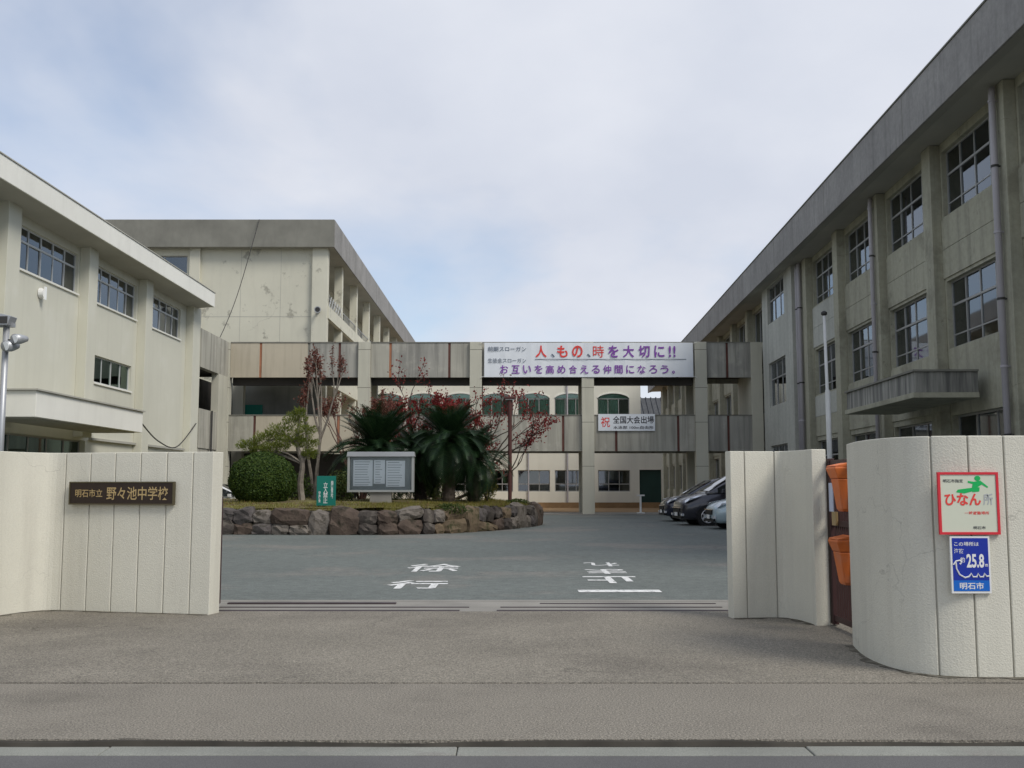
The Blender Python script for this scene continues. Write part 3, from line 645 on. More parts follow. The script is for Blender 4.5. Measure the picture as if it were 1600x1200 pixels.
for z in (3.5, 7.6, 11.55):
    box('floor_slab', (BX - 2.2, BX - .02, 0.3, 63.9, z + .25, z + .5), m_soffit, bb)
    box('corridor_parapet', (BX - .18, BX + .06, 0.02, 63.9, z, z + .74 + (.5 if z < 11 else 0)), m_bwall, bb)
rail = MB()
rail.box(BX - .1, BX - .05, 0.3, 63.8, 12.82, 12.87)
for k in range(128): rail.box(BX - .09, BX - .06, 0.5 + k * .49, 0.54 + k * .49, 12.29, 12.82)
rail.build('railing', m_alu, bb)
gl = MB()
for k in range(6):
    y = 0.3 + k * .76
    gl.tube([(BX + .03, y, 12.3), (BX + .03, y + .76, 13.0)], .022, 5).tube([(BX + .03, y, 13.0), (BX + .03, y + .76, 12.3)], .022, 5)
gl.build('lattice_railing', m_aluw, bb)
prof = [(-16.5, 15.75), (BX + .35, 15.75), (BX + .35, 17.25), (-16.5, 17.25)]
MB().loft([[(x, y, z) for x, z in prof] for y in (-.5, 64.8)]).build('roof', m_soffit, bb)
box('fascia', (-16.6, BX + .42, -.62, -.502, 15.74, 17.42), m_bfascia, bb, .012)
box('fascia', (BX + .352, BX + .44, -.5, 64.9, 15.74, 17.42), m_rfascia, bb, .012)
hs = empty('loudspeaker', (-11.5, 60.15, 11.95), 0, 'grey horn loudspeaker on the corner of the tall block', 'loudspeaker')
MB().tube([(0, -.35, -.02), (0, -.12, 0), (0, .05, 0)], [.2, .08, .07], 14).build('horn', m_metal, hs)
MB().tube([(0, -.352, -.02), (0, -.3, -.015)], [.15, .1], 12).build('horn_throat', m_iron, hs)
MB().box(-.04, .04, .05, .2, -.1, .1).build('bracket', m_iron, hs)
gbo = tag(box('notice_board', (-15.9, -14.7, 60.12, 60.19, 5.6, 6.3), m_teal), 'green notice board on the shaded wall behind the bridge', 'notice board')

# ------------------------------------------------------------------ connecting bridge
br = empty('connecting_bridge', (0, 56, 0), 0, 'two storey open concrete bridge corridor linking the school buildings', 'bridge')
cols_x = [-15.85, -8.12, -1.99, 4.16, 10.37]
for i, x in enumerate(cols_x):
    c = box('column', (x - .33, x + .33, -0.16, 0.45, 0, 9.44), m_column, br, .012)
    for z in (2.6, 5.0, 6.9, 9.0): box('column_joint', (x - .332, x + .332, -.162, .2, z, z + .02), m_dirt, c)
    box('column', (x - .3, x + .3, 3.0, 3.5, 0, 7.5), m_column, br)
# parapet panels: (left, right, material) per level
edges = [-15.5, -14.0, -12.05, -8.47]
def panels(xa, xb, cuts, z0, z1, mats, jm):
    e = [xa] + cuts + [xb]
    for i in range(len(e) - 1):
        a = e[i] + (.067 if i else 0); b = e[i+1] - (.067 if i < len(e) - 2 else 0)
        box('parapet_panel', (a, b, 0.0, 0.18, z0, z1), mats[i % len(mats)], br, .008)
    for c, q in zip(cuts, jm): box('joint_strip', (c - .065, c + .065, 0.03, 0.15, z0 + .01, z1 - .01), q, br)
W_, G_, B_ = m_bridge_warm, m_bridge_grey, m_bridge
for lvl, (z0, z1) in enumerate(((3.43, 5.38), (7.48, 9.40))):
    panels(-15.51, -8.46, [-13.85, -11.2, -9.5] if lvl else [-14.1, -9.5], z0, z1, [W_, W_, G_, G_] if lvl else [B_, W_, W_], [m_joint_or, m_bfascia, m_joint] if lvl else [m_joint, m_joint_or])
    panels(-7.78, -2.33, [-9.4 + 2.75] if not lvl else [-6.7, -3.45], z0, z1, [B_, G_, B_], [m_joint_or, m_joint])
    panels(-1.65, 3.82, [2.8], z0, z1, [B_, B_], [m_joint])
    panels(4.50, 10.03, [5.7, 9.1], z0, z1, [B_, B_, B_], [m_joint, m_joint])
    panels(10.71, 13.6, [11.85], z0, z1, [G_, G_], [m_joint])
    box('coping', (-15.51, 13.6, -.03, .22, z1 + .003, z1 + .05), m_bfascia, br)
    box('rear_parapet', (-15.5, 13.9, 3.3, 3.45, z0, z1), m_bridge, br)
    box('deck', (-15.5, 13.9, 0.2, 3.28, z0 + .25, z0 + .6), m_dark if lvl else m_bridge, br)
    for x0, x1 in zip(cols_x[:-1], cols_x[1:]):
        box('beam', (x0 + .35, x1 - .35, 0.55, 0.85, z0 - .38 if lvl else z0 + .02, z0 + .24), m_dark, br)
box('end_pier', (13.15, 13.75, -0.1, 3.4, 0, 9.43), m_column, br)
# short return of the bridge to the left building
rt = MB()
rt.box(-15.95, -15.6, -5.1, -.17, 3.43, 5.40).box(-15.95, -15.6, -5.1, -.17, 7.48, 9.42).build('return_parapet', B_, br)
box('return_pier', (-15.96, -15.58, -1.9, -.18, 0, 7.479), m_column, br)
box('return_wall', (-15.93, -15.65, -5.1, -1.92, 0, 3.429), m_bridge, br)
box('return_shade_backing', (-17.3, -17.1, -5.0, 4.0, 0, 7.4), m_dark, br)  # dark backing added to blacken the return opening; its shade is in the colour
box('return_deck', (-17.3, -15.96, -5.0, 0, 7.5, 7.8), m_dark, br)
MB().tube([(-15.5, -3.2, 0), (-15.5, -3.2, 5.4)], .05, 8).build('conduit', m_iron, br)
box('shade_panel', (-17.05, -11.4, 4.2, 4.33, 0, 7.6), M('painted_shade_stained', (0.21, 0.215, 0.195), var=0.25, scale=0.6, streak=0.5, sc=(0.10, 0.10, 0.095)), br)  # added panel: bridge shade on the end wall put into its grey, with stains
box('shade_screen', (-17.05, -8.5, 3.55, 3.65, 0, 3.4), m_dark, br)  # added screen: deep shade of the ground floor put into a dark colour

# banners
bn = empty('slogan_banner', (4.21, 55.82, 8.43), 0, 'long white slogan banner with red and purple characters on the bridge', 'banner')
m = MB(); nx = 40; W2, H2 = 5.73, 0.95
rings = [(-W2 + 2 * W2 * i / nx, 0.012 * math.sin(i * 1.1) + 0.008 * math.sin(i * 2.7)) for i in range(nx + 1)]
for i in range(nx):
    (xa, ya), (xb, yb) = rings[i], rings[i+1]
    m.quad((xa, ya - .03, -H2), (xb, yb - .03, -H2), (xb, yb - .03, H2), (xa, ya - .03, H2))
    m.quad((xb, yb - .02, -H2), (xa, ya - .02, -H2), (xa, ya - .02, H2), (xb, yb - .02, H2))
m.build('cloth', m_cloth, bn)
ty = -0.06
text('前期スローガン', m_bluegrey, bn, (-4.48, ty, 0.60), 1, width=2.1, height=0.27, bold=0.008)
text('生徒会スローガン', m_bluegrey, bn, (-4.48, ty, -0.04), 1, width=2.1, height=0.25, bold=0.008)
x = -2.92
for ch, mt, w in (('人', m_redtxt, .62), ('、', m_bluegrey, .2), ('も', m_redtxt, .58), ('の', m_redtxt, .58), ('、', m_bluegrey, .2), ('時', m_redtxt, .6), ('を', m_purple, .56), ('大', m_purple, .62), ('切', m_purple, .62), ('に', m_purple, .56), ('!', m_purple, .12), ('!', m_purple, .12)):
    hh = .66 if w > .3 else (.2 if ch == '、' else .62)
    text(ch, mt, bn, (x + w / 2, ty, 0.46 if ch != '、' else 0.24), 1, width=w, height=hh, bold=0.0 if ch == '時' else 0.022); x += w + (.24 if w > .3 else .13)
x = -4.88
for ch in 'お互いを高め合える仲間になろう':
    text(ch, m_purple, bn, (x + .24, ty, -0.53), 1, width=.44, height=.46, bold=0.016); x += .628
text('。', m_purple, bn, (x + .1, ty, -0.68), 1, width=.16, height=.16, bold=0.02)
box('rule', (-2.95, 5.35, ty - .002, ty + .002, 0.015, 0.045), m_bluegrey, bn)
for sx in (-1, 1):
    for sz in (-1, 1): MB().tube([(sx * W2, -.025, sz * H2 * .96), (sx * (W2 + .22), -.04, sz * H2 * 1.02)], .012, 5).build('tie_cord', m_white, bn)
b2 = empty('congratulation_banner', (6.27, 55.95, 5.0), 0, 'small white congratulation banner with black characters on the lower parapet', 'banner')
box('cloth', (-1.55, 1.55, -.03, -.012, -.46, .46), m_cloth, b2)
text('祝', m_redtxt, b2, (-1.16, -.034, 0.02), 1, width=.5, height=.56, bold=0.010)
text('全国大会出場', m_black, b2, (.37, -.034, .14), 1, width=2.25, height=.42, bold=0.016)
text('水泳部 100m自由形', m_black, b2, (.37, -.034, -.28), 1, width=2.2, height=.18, bold=0.015)

# ------------------------------------------------------------------ hall with arched windows behind the bridge
hb = empty('hall_building', (0, 75, 0), 0, 'cream two storey hall with arched upper windows seen through the bridge', 'building')
ax = [-9.2, -6.5, -3.8, -1.1, 1.6, 4.3, 7.45]                             # centres of the window bays
aw = 1.17
holes = [(x - aw, x + aw, 1.17, 2.72) for x in ax] + [(x - aw, x + aw, 6.3, 8.0) for x in ax] + [(9.3, 10.9, 0.1, 2.75)]
ax2 = ax
MBw = wall_mesh(-12.5, 11.0, 0, 4.6, 0, .3, holes)
MBw.build('wall', m_arch, hb)
wall_mesh(-12.5, 9.45, 4.6, 8.0, 0, .3, [h for h in holes if h[2] > 4]).build('wall', m_arch, hb)
for i, x in enumerate(ax2):                                           # arch heads: wall above each opening
    n = 12; arc = [(x - aw + 2 * aw * k / n, 8.0 + .34 * math.sin(math.pi * k / n) ** .6) for k in range(n + 1)]
    MB().prism_y([(x - aw, 9.6), ] + arc + [(x + aw, 9.6)], 0, .3).build('arch_head', m_arch, hb)
    m = MB()
    for k in range(n):
        (xa, za), (xb, zb_) = arc[k], arc[k+1]
        m.loft([[(xa, -.05, za), (xa, .0, za), (xa, .0, za + .09), (xa, -.05, za + .09)], [(xb, -.05, zb_), (xb, .0, zb_), (xb, .0, zb_ + .09), (xb, -.05, zb_ + .09)]])
    m.build('arch_moulding', m_lfascia, hb)
    w_ = window(hb, x - aw, x + aw, 6.3, 7.98, .12, 3, None, m_alu, m_glass_h, .95, cm=m_curtain_g)
    MB().prism_y([(q[0], q[1] - .02) for q in reversed(arc)], .14, .15).build('arch_pane', m_glass_h, hb)
    MB().prism_y([(q[0], q[1] - .02) for q in reversed(arc)], .24, .25).build('arch_curtain', m_curtain_g, hb)
    window(hb, x - aw, x + aw, 1.17, 2.72, .12, 3, .35, m_alu, m_glass, .25)
e = [-12.5] + [v for x in ax2 for v in (x - aw, x + aw)] + [9.45]
for k in range(0, len(e), 2): box('wall_pier', (e[k], e[k+1], 0, .3, 8.0, 9.6), m_arch, hb)
box('cornice', (-12.6, 9.55, -.12, .5, 9.6, 9.85), m_lfascia, hb); box('wall', (9.15, 9.45, .3, 9, 4.6, 9.6), m_arch, hb); box('roof', (-12.5, 9.4, .3, 9, 9.3, 9.5), m_slab, hb)
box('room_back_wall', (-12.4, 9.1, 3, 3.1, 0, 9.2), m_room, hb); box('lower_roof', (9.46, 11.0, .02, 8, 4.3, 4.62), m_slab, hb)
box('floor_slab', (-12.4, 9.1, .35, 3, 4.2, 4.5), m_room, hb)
box('door', (9.3, 10.9, .2, .26, .1, 2.75), M('door_dark_green', (0.02, 0.05, 0.042), rough=.4), hb)
MB().tube([(4.05, -.08, 0), (4.05, -.08, 9.5)], .06, 8).build('downpipe', m_pipe, hb); MB().tube([(1.2, -.08, 0), (1.2, -.08, 4.2)], .05, 8).build('downpipe', m_pipe, hb)
box('plinth', (-12.5, 11, -.5, -.003, 0, .38), m_terra, hb)
# tiled house far behind
th_ = empty('tiled_house', (14.5, 124, 0), 0, 'far house with grey tiled roof behind the hall', 'house')
box('wall', (-3.4, 3.4, 0, 7, 0, 9.9), m_white, th_)
m = MB().loft([[(x, -.9, 9.7), (x, 3.5, 12.6), (x, 7.9, 9.7), (x, 3.5, 9.9)] for x in (-4.2, 4.2)]); rf = m.build('roof', m_tile, th_)
for k in range(14): MB().tube([(-4.1 + k * .63, -.92, 9.75), (-4.1 + k * .63, 3.5, 12.65)], .09, 6).build('tile_row', m_tile, rf)
window(th_, -1.6, .6, 7.4, 8.9, -.08, 2, None, m_alu, m_glass, .3)
ws = empty('barrier_stand', (7.15, 57.3, 0.035), 0, 'small white T-shaped stand under the bridge before the hall door', 'stand')
MB().tube([(0, 0, 0), (0, 0, .95)], .06, 10).build('post', m_white, ws); box('top_bar', (-.22, .22, -.05, .05, .95, 1.03), m_white, ws); box('base', (-.2, .2, -.2, .2, 0, .05), m_white, ws)

# ------------------------------------------------------------------ planting island
ISL = [(-16, 32.6), (-11.5, 32.4), (-8.5, 32.15), (-5.5, 31.9), (-3.6, 32.0), (-2.05, 33.0), (-0.8, 34.8), (0.25, 37.2), (0.98, 39.6), (0.95, 41.6), (-0.2, 43.6), (-3, 45.0), (-8, 45.6), (-16, 45.8)]
IP = catmull(ISL, 8)
inset = []
for i, p in enumerate(IP):
    d = IP[min(i + 1, len(IP) - 1)] - IP[max(i - 1, 0)]; d.normalize()
    inset.append(p + Vector((-d.y, d.x, 0)) * 0.34)
def inside(x, y, poly):
    c = False; j = len(poly) - 1
    for i in range(len(poly)):
        a, b = poly[i], poly[j]
        if (a.y > y) != (b.y > y) and x < (b.x - a.x) * (y - a.y) / (b.y - a.y) + a.x: c = not c
        j = i
    return c
def edge_dist(x, y):
    return min(math.hypot(p.x - x, p.y - y) for p in inset)
def soil_z(x, y):
    d = edge_dist(x, y); return 0.79 + 0.20 * min(1, d / 2.2) + 0.03 * math.sin(x * 1.9) * math.cos(y * 1.3)
# soil body: sides and a gently mounded top
m = MB(); gx = [-16 + .5 * i for i in range(35)]; gy = [32 + .5 * i for i in range(29)]
m.prism([(p.x, p.y) for p in inset], -0.05, 0.70)
for a in gx[:-1]:
    for b in gy[:-1]:
        if inside(a + .25, b + .25, inset):
            m.quad((a, b, soil_z(a, b)), (a + .5, b, soil_z(a + .5, b)), (a + .5, b + .5, soil_z(a + .5, b + .5)), (a, b + .5, soil_z(a, b + .5)))
# a rim band carries the mound down to the wall stones
for i in range(len(inset) - 1):
    p, q = inset[i], inset[i+1]
    pc = p + (Vector((-7, 39, 0)) - p).normalized() * .8; qc = q + (Vector((-7, 39, 0)) - q).normalized() * .8
    m.quad((p.x, p.y, .74), (q.x, q.y, .74), (qc.x, qc.y, soil_z(qc.x, qc.y) + .012), (pc.x, pc.y, soil_z(pc.x, pc.y) + .012))
tag(m.build('planting_bed', m_soil, smooth=False), kind='structure')

sw = empty('stone_retaining_wall', (-3.6, 32.0, 0), 0, 'low retaining wall of rough brown boulders round the planting island', 'stone wall')
def stone(seed):
    r = random.Random(seed); n = 3; vs = {}; V = []; F = []
    def vid(p):
        if p not in vs:
            v = Vector([c / n * 2 - 1 for c in p]); s = max(abs(c) for c in v)
            u = v.normalized() * 1.12; v = v.lerp(u, .55)
            v += Vector([r.uniform(-.13, .13) for _ in range(3)]); vs[p] = len(V); V.append(tuple(v * .5))
        return vs[p]
    for ax in range(3):
        for side in (0, n):
            for i in range(n):
                for j in range(n):
                    q = []
                    for (a, b) in ((i, j), (i + 1, j), (i + 1, j + 1), (i, j + 1)):
                        p = [0, 0, 0]; p[ax] = side; p[(ax + 1) % 3] = a; p[(ax + 2) % 3] = b; q.append(vid(tuple(p)))
                    F.append(tuple(q) if side else tuple(reversed(q)))
    me = bpy.data.meshes.new('stone'); me.from_pydata(V, [], F); me.update(); return me
stone_meshes = []
for i in range(15):
    me = stone(40 + i); me.materials.append(m_stones[i % 5]); stone_meshes.append(me)
S = [0.0]
for i in range(1, len(IP)): S.append(S[-1] + (IP[i] - IP[i-1]).length)
def ipt(s):
    for i in range(1, len(S)):
        if s <= S[i]:
            t = (s - S[i-1]) / (S[i] - S[i-1]); d = (IP[i] - IP[i-1]).normalized(); return IP[i-1].lerp(IP[i], t), d
    return IP[-1], (IP[-1] - IP[-2]).normalized()
s_end = S[9 * 8] + 2.5
def put_stone(s, w, z, h, dep):
    p, d = ipt(s + w / 2); nrm_ = Vector((-d.y, d.x, 0)); c = p + nrm_ * (.12 + rnd.uniform(0, .09))
    o = link('stone', rnd.choice(stone_meshes), sw, (c.x + 3.6, c.y - 32.0, z + h / 2), rot=(rnd.uniform(-.15, .15), rnd.uniform(-.2, .2), math.atan2(d.y, d.x) + rnd.choice((0, math.pi)) + rnd.uniform(-.15, .15)))
    o.scale = (w * 1.06, dep, h * 1.06)
s = 4.5
while s < s_end:                                  # alternate tall single stones with two-high ones
    if rnd.random() < .42:
        w = rnd.uniform(.55, 1.05); put_stone(s, w, -.04, rnd.uniform(.74, .90), .55); s += w
    else:
        w = rnd.uniform(.7, 1.3); hb_ = rnd.uniform(.34, .52); top = rnd.uniform(.76, .90)
        k = rnd.choice((1, 2, 2))
        for q in range(k): put_stone(s + q * w / k, w / k, -.04, hb_, .58)
        k = rnd.choice((1, 2))
        for q in range(k): put_stone(s + q * w / k, w / k, hb_ - .05, top - hb_ + rnd.uniform(-.05, .05), .48)
        s += w
m = MB()                                          # dark earth packed between the stones
for i in range(len(IP) - 1):
    p, q, a, b = IP[i], IP[i+1], inset[i], inset[i+1]
    pf = p.lerp(a, .55); qf = q.lerp(b, .55)
    m.quad((pf.x + 3.6, pf.y - 32, -.05), (qf.x + 3.6, qf.y - 32, -.05), (qf.x + 3.6, qf.y - 32, .70), (pf.x + 3.6, pf.y - 32, .70))
    m.quad((pf.x + 3.6, pf.y - 32, .70), (qf.x + 3.6, qf.y - 32, .70), (b.x + 3.6, b.y - 32, .72), (a.x + 3.6, a.y - 32, .72))
m.build('earth_fill', m_dirt, sw)

# grass and fallen leaves on the bed
def blades(n, fn, hgt, wid):
    m = MB()
    for _ in range(n):
        x, y, z = fn(); a = rnd.uniform(0, 6.28); h = hgt * rnd.uniform(.5, 1.3); w = wid * rnd.uniform(.6, 1.3)
        dx, dy = math.cos(a) * w, math.sin(a) * w; lx, ly = rnd.uniform(-.5, .5) * h, rnd.uniform(-.5, .5) * h
        m.quad((x - dx, y - dy, z), (x + dx, y + dy, z), (x + lx, y + ly, z + h))
    return m
def on_bed(front=True):
    while True:
        if front and rnd.random() < .8:
            i = rnd.randrange(8, 72); p = inset[i].lerp(inset[i+1], rnd.random()); d = IP[i+1] - IP[i]; d.normalize()
            q = p + Vector((-d.y, d.x, 0)) * rnd.uniform(-.1, 1.8)
        else: q = Vector((rnd.uniform(-13, .9), rnd.uniform(32.2, 44), 0))
        if inside(q.x, q.y, IP): return q.x, q.y, max(.70, soil_z(q.x, q.y) - .05)
tag(blades(15000, on_bed, .13, .012).build('grass', l_grass), 'short yellowing grass growing on the planting island', 'grass', kind='stuff')
m = MB()
for _ in range(500):
    x, y, z = on_bed(); a = rnd.uniform(0, 6.28); r = rnd.uniform(.02, .045)
    m.quad(*[(x + r * math.cos(a + k * 1.57), y + r * math.sin(a + k * 1.57), z + .07 + rnd.uniform(-.01, .02)) for k in range(4)])
tag(m.build('fallen_leaves', l_rust), 'reddish brown fallen leaves scattered on the planting island', 'leaves', kind='stuff')

# ------------------------------------------------------------------ plants
def leaf(m, p, s, n=None, asp=.55):
    n = n or Vector((rnd.gauss(0, 1), rnd.gauss(0, 1), rnd.gauss(0, 1))).normalized()
    a = n.orthogonal().normalized(); b = n.cross(a); t = rnd.uniform(0, 6.28)
    u = (a * math.cos(t) + b * math.sin(t)) * s; w = (b * math.cos(t) - a * math.sin(t)) * s * asp
    m.quad(p - u, p + w * .9, p + u, p - w * .9)
def rdir(): return Vector((rnd.gauss(0, 1), rnd.gauss(0, 1), rnd.gauss(0, 1))).normalized()
# clipped round bush
bu = empty('round_bush', (-8.52, 35.1, .82), 0, 'large clipped round green bush beside the gate wall', 'bush')
m = MB()
for _ in range(22000):
    d = rdir(); lump = 1 + .022 * math.sin(d.x * 7 + 1) * math.sin(d.y * 6 + d.z * 3) + .02 * math.sin(d.z * 9 + d.x * 4)
    r = lump * (1.0 - abs(rnd.gauss(0, .045)) + (.05 * rnd.random() if rnd.random() < .10 else 0)); p = Vector((d.x * 1.12 * r, d.y * 1.12 * r, .88 + d.z * .95 * r))
    if p.z < .02: continue
    leaf(m, p, rnd.uniform(.026, .052), (d + rdir() * .8).normalized())
for _ in range(300):
    d = rdir()
    if d.z > -.2: leaf(m, Vector((d.x * 1.16, d.y * 1.16, .88 + d.z * .99)) * 1.0, .04)
m.build('crown', l_bush, bu)
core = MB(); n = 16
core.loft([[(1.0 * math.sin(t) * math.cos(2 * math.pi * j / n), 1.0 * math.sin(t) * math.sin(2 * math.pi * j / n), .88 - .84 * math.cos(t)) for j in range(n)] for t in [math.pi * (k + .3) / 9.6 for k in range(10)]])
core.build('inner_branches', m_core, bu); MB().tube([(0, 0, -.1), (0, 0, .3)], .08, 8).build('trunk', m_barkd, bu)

def grow(m, p, d, L, r, depth, tips, spread=.6, up=.1, n=4, shrink=.72, jit=.25, kids=(2, 3)):
    pts = [p]; rad = [r]; q = p.copy(); dd = d.copy()
    for k in range(n):
        dd = (dd + rdir() * jit + Vector((0, 0, up))).normalized(); q = q + dd * (L / n); pts.append(q.copy()); rad.append(r * (1 - .38 * (k + 1) / n))
    m.tube(pts, rad, 6 if r > .02 else 4)
    if depth == 0: tips.append((q, dd, pts)); return
    for _ in range(rnd.choice(kids)):
        o = (dd + rdir() * spread).normalized()
        st = pts[-1] if rnd.random() < .65 else pts[-2]
        grow(m, st, o, L * shrink * rnd.uniform(.8, 1.15), r * .6, depth - 1, tips, spread, up, n, shrink, jit, kids)
# shaped pine
pn = empty('pine_tree', (-7.3, 36, .88), 0, 'pruned yellow-green pine with layered pads leaning over the round bush', 'tree')
m = MB(); trunk = [Vector(v) for v in ((0, 0, -.1), (-.12, .05, .7), (-.05, 0, 1.4), (-.25, 0, 2.1), (-.2, .05, 2.9))]
m.tube(catmull(trunk, 4), [.13 - .005 * k for k in range(17)], 8)
pads = [((-1.95, -.1, 2.05), .42, .17), ((-1.35, .1, 2.3), .55, .22), ((-.85, -.15, 2.55), .5, .24), ((-.35, .05, 2.95), .45, .24), ((.05, -.1, 2.55), .42, .22), ((-.45, -.2, 2.2), .55, .22), ((.1, .15, 2.1), .4, .2), ((-1.0, -.2, 1.95), .55, .18), ((-.2, -.1, 3.2), .25, .15), ((-1.55, 0, 1.9), .4, .14), ((.2, 0, 1.75), .3, .15)]
nd = MB()
for (c, rx, rz) in pads:
    c = Vector(c); k = min(range(len(trunk)), key=lambda i: abs(trunk[i].z - (c.z - .35)))
    m.tube(catmull([trunk[k], trunk[k].lerp(c, .5) + Vector((0, 0, .06)), c + Vector((0, 0, -.08))], 4), [.05, .048, .045, .04, .036, .032, .028, .024, .02], 5)
    for _ in range(int(1500 * rx)):
        d = rdir(); r = rnd.random() ** .4; p = c + Vector((d.x * rx * r, d.y * rx * r, d.z * rz * r + .05 * math.sin(d.x * 9)))
        v = (d + Vector((0, 0, .9)) + rdir() * .5).normalized() * rnd.uniform(.05, .11); w = v.orthogonal().normalized() * .011
        nd.quad(p - w, p + w, p + v)
        w2 = v.cross(w).normalized() * .011; nd.quad(p - w2, p + w2, p + v * .9 + rdir() * .02)
m.build('trunk', m_bark, pn); nd.build('crown', l_pine, pn)

def leafy_tree(name, loc, label, stems, depth, L, r, lm, bm, nleaf, lsize, spread, up, shrink, clus, jit=.25, kids=(2, 3)):
    t = empty(name, loc, 0, label, 'tree'); m = MB(); tips = []
    for d in stems: grow(m, Vector((d[0] * .15, d[1] * .15, -.1)), Vector(d).normalized(), L * rnd.uniform(.85, 1.1), r, depth, tips, spread, up, 4, shrink, jit, kids)
    m.build('trunk', bm, t); c = MB()
    for _ in range(nleaf):
        q, dd, pts = rnd.choice(tips); p = rnd.choice(pts[1:]) + rdir() * abs(rnd.gauss(0, clus)); leaf(c, p, rnd.uniform(.6, 1.3) * lsize)
    c.build('crown', lm, t); return t
rnd.seed(21)
leafy_tree('myrtle_tree', (-7.2, 37.6, .95), 'tall thin pale-barked tree with a rusty tuft of leaves at its top', [(-.12, 0, 1), (.05, .1, 1), (.0, -.1, 1)], 3, 2.35, .075, l_rust, m_bark, 1900, .05, .38, .30, .62, .10, .12)
rnd.seed(5)
leafy_tree('bare_tree', (-5.9, 40.2, .95), 'nearly bare brown tree between the pine and the palms', [(-.3, 0, 1), (.25, .1, 1), (.05, -.3, 1), (.5, 0, 1)], 4, 1.7, .06, l_rust, m_twig, 4000, .05, .45, .2, .70, .12, .18)
rnd.seed(11)
mp_t = leafy_tree('maple_tree', (-2.75, 41.2, .95), 'red-leaved maple with spreading bare twigs behind the cycads', [(-.6, 0, .95), (-.9, -.2, .9), (-1.1, .1, .9), (-.8, .2, 1.1), (-.35, .1, 1), (-.15, -.1, 1), (.35, -.2, 1), (1.0, -.3, .55), (.2, .5, .9)], 4, 1.72, .085, l_maple, m_barkd, 11000, .055, .55, .05, .76, .16)

# cycads
def frond_mesh(i, L, droop):
    m = MB(); n = 30; pts = []; x = z = 0; a = .35
    for k in range(n + 1):
        pts.append(Vector((x, 0, z))); x += math.cos(a) * L / n; z += math.sin(a) * L / n; a -= droop / n
    m.tube(pts[::3], [.014 - .0011 * k for k in range(len(pts[::3]))], 4)
    for k in range(3, n + 1):
        p = pts[k]; t = (pts[k] - pts[k-1]).normalized(); up = Vector((-t.z, 0, t.x)); l = (.26 * math.sin(math.pi * (.12 + .82 * k / n)) + .03)
        for s_ in (-1, 1):
            d = (Vector((0, s_, 0)) * .85 + t * .55 + up * .28).normalized(); w = t * .017
            m.quad(p - w, p + w, p + d * l + w * .2 + Vector((0, 0, -.02))); 
    return m.mesh('frond', l_cycad)
fm = [frond_mesh(0, 1.25, .9), frond_mesh(1, 1.35, 1.5), frond_mesh(2, 1.15, .55), frond_mesh(3, 1.4, 2.1)]
def cycad(loc, th_, nf, sc_, label, lo=-18):
    t = empty('cycad', loc, 0, label, 'cycad'); m = MB(); zs = [k * th_ / 8 for k in range(9)]
    m.tube([(0.02 * math.sin(k), 0.02 * math.cos(k * 2), z - .1) for k, z in enumerate(zs)], [.2 + .025 * (k % 2) for k in range(9)], 12); tr = m.build('trunk', m_barkd, t)
    sc2 = MB()
    for k in range(90):                                     # old leaf bases
        a = k * 2.4; z = th_ * (k / 90); d = Vector((math.cos(a), math.sin(a), .7)).normalized(); p = Vector((math.cos(a) * .17, math.sin(a) * .17, z))
        sc2.tube([p, p + d * .12], [.035, .012], 4)
    sc2.build('leaf_base', m_barkd, tr)
    for k in range(nf):
        f = k / nf; el = 86 - (86 - lo) * f ** 1.15; me = fm[0 if f < .2 else (2 if f < .4 else (1 if f < .75 else 3))]
        o = link('frond', me, t, (0, 0, th_ - .05), rot=(rnd.uniform(-.25, .25), -R(el - 20), k * 2.39996 + rnd.uniform(-.2, .2)))
        q = sc_ * rnd.uniform(.85, 1.12); o.scale = (q, q, q)
    return t
cycad((-4.85, 37.2, .93), 1.8, 130, 1.58, 'dark green cycad rising behind the notice board'); 
cycad((-2.25, 36.6, .93), 2.15, 130, 1.32, 'tallest dark cycad with rough trunk right of the notice board', -22)
cycad((-1.4, 37.4, .93), 1.55, 84, 1.2, 'shorter dark cycad between the tallest cycad and the brown lamp post', -22)
cycad((-3.4, 38.0, .93), 1.6, 84, 1.2, 'shaded cycad between the notice board cycad and the tallest one', -22)
# small shrubs
def shrub(loc, rx, rz, n, lm, label, name='shrub'):
    t = empty(name, loc, 0, label, 'shrub'); m = MB(); b = MB()
    for k in range(9):
        d = (rdir() + Vector((0, 0, 1.4))).normalized(); b.tube([(0, 0, -.1), tuple(Vector((d.x * rx * .5, d.y * rx * .5, rz * .6))), tuple(Vector((d.x * rx * .9, d.y * rx * .9, rz * 1.2)))], [.02, .014, .006], 4)
    for _ in range(n):
        d = rdir(); r = rnd.random() ** .45; leaf(m, Vector((d.x * rx * r, d.y * rx * r, rz * .9 + d.z * rz * r)), rnd.uniform(.03, .06))
    b.build('stem', m_barkd, t); m.build('foliage', lm, t)
shrub((-5.95, 35.6, .9), .55, .62, 1500, l_shrub, 'dark leafy shrub just behind the green sign')
shrub((-.95, 39.2, .9), .42, .75, 900, l_yellow, 'yellow-green shrub at the foot of the brown lamp post')
shrub((-2.0, 33.35, .58), .55, .2, 1100, l_shrub, 'low green shrub spilling over the boulder wall')
shrub((.2, 39.6, .78), .5, .13, 600, l_shrub, 'low dark shrub at the tip of the planting island')
shrub((-3.3, 40.5, .9), .9, .8, 2200, l_shrub, 'shaded broad shrub behind the cycad trunks')
shrub((-7.8, 37.4, .9), .6, .6, 1200, l_bush, 'dark shrub in the gap behind the pine trunk')

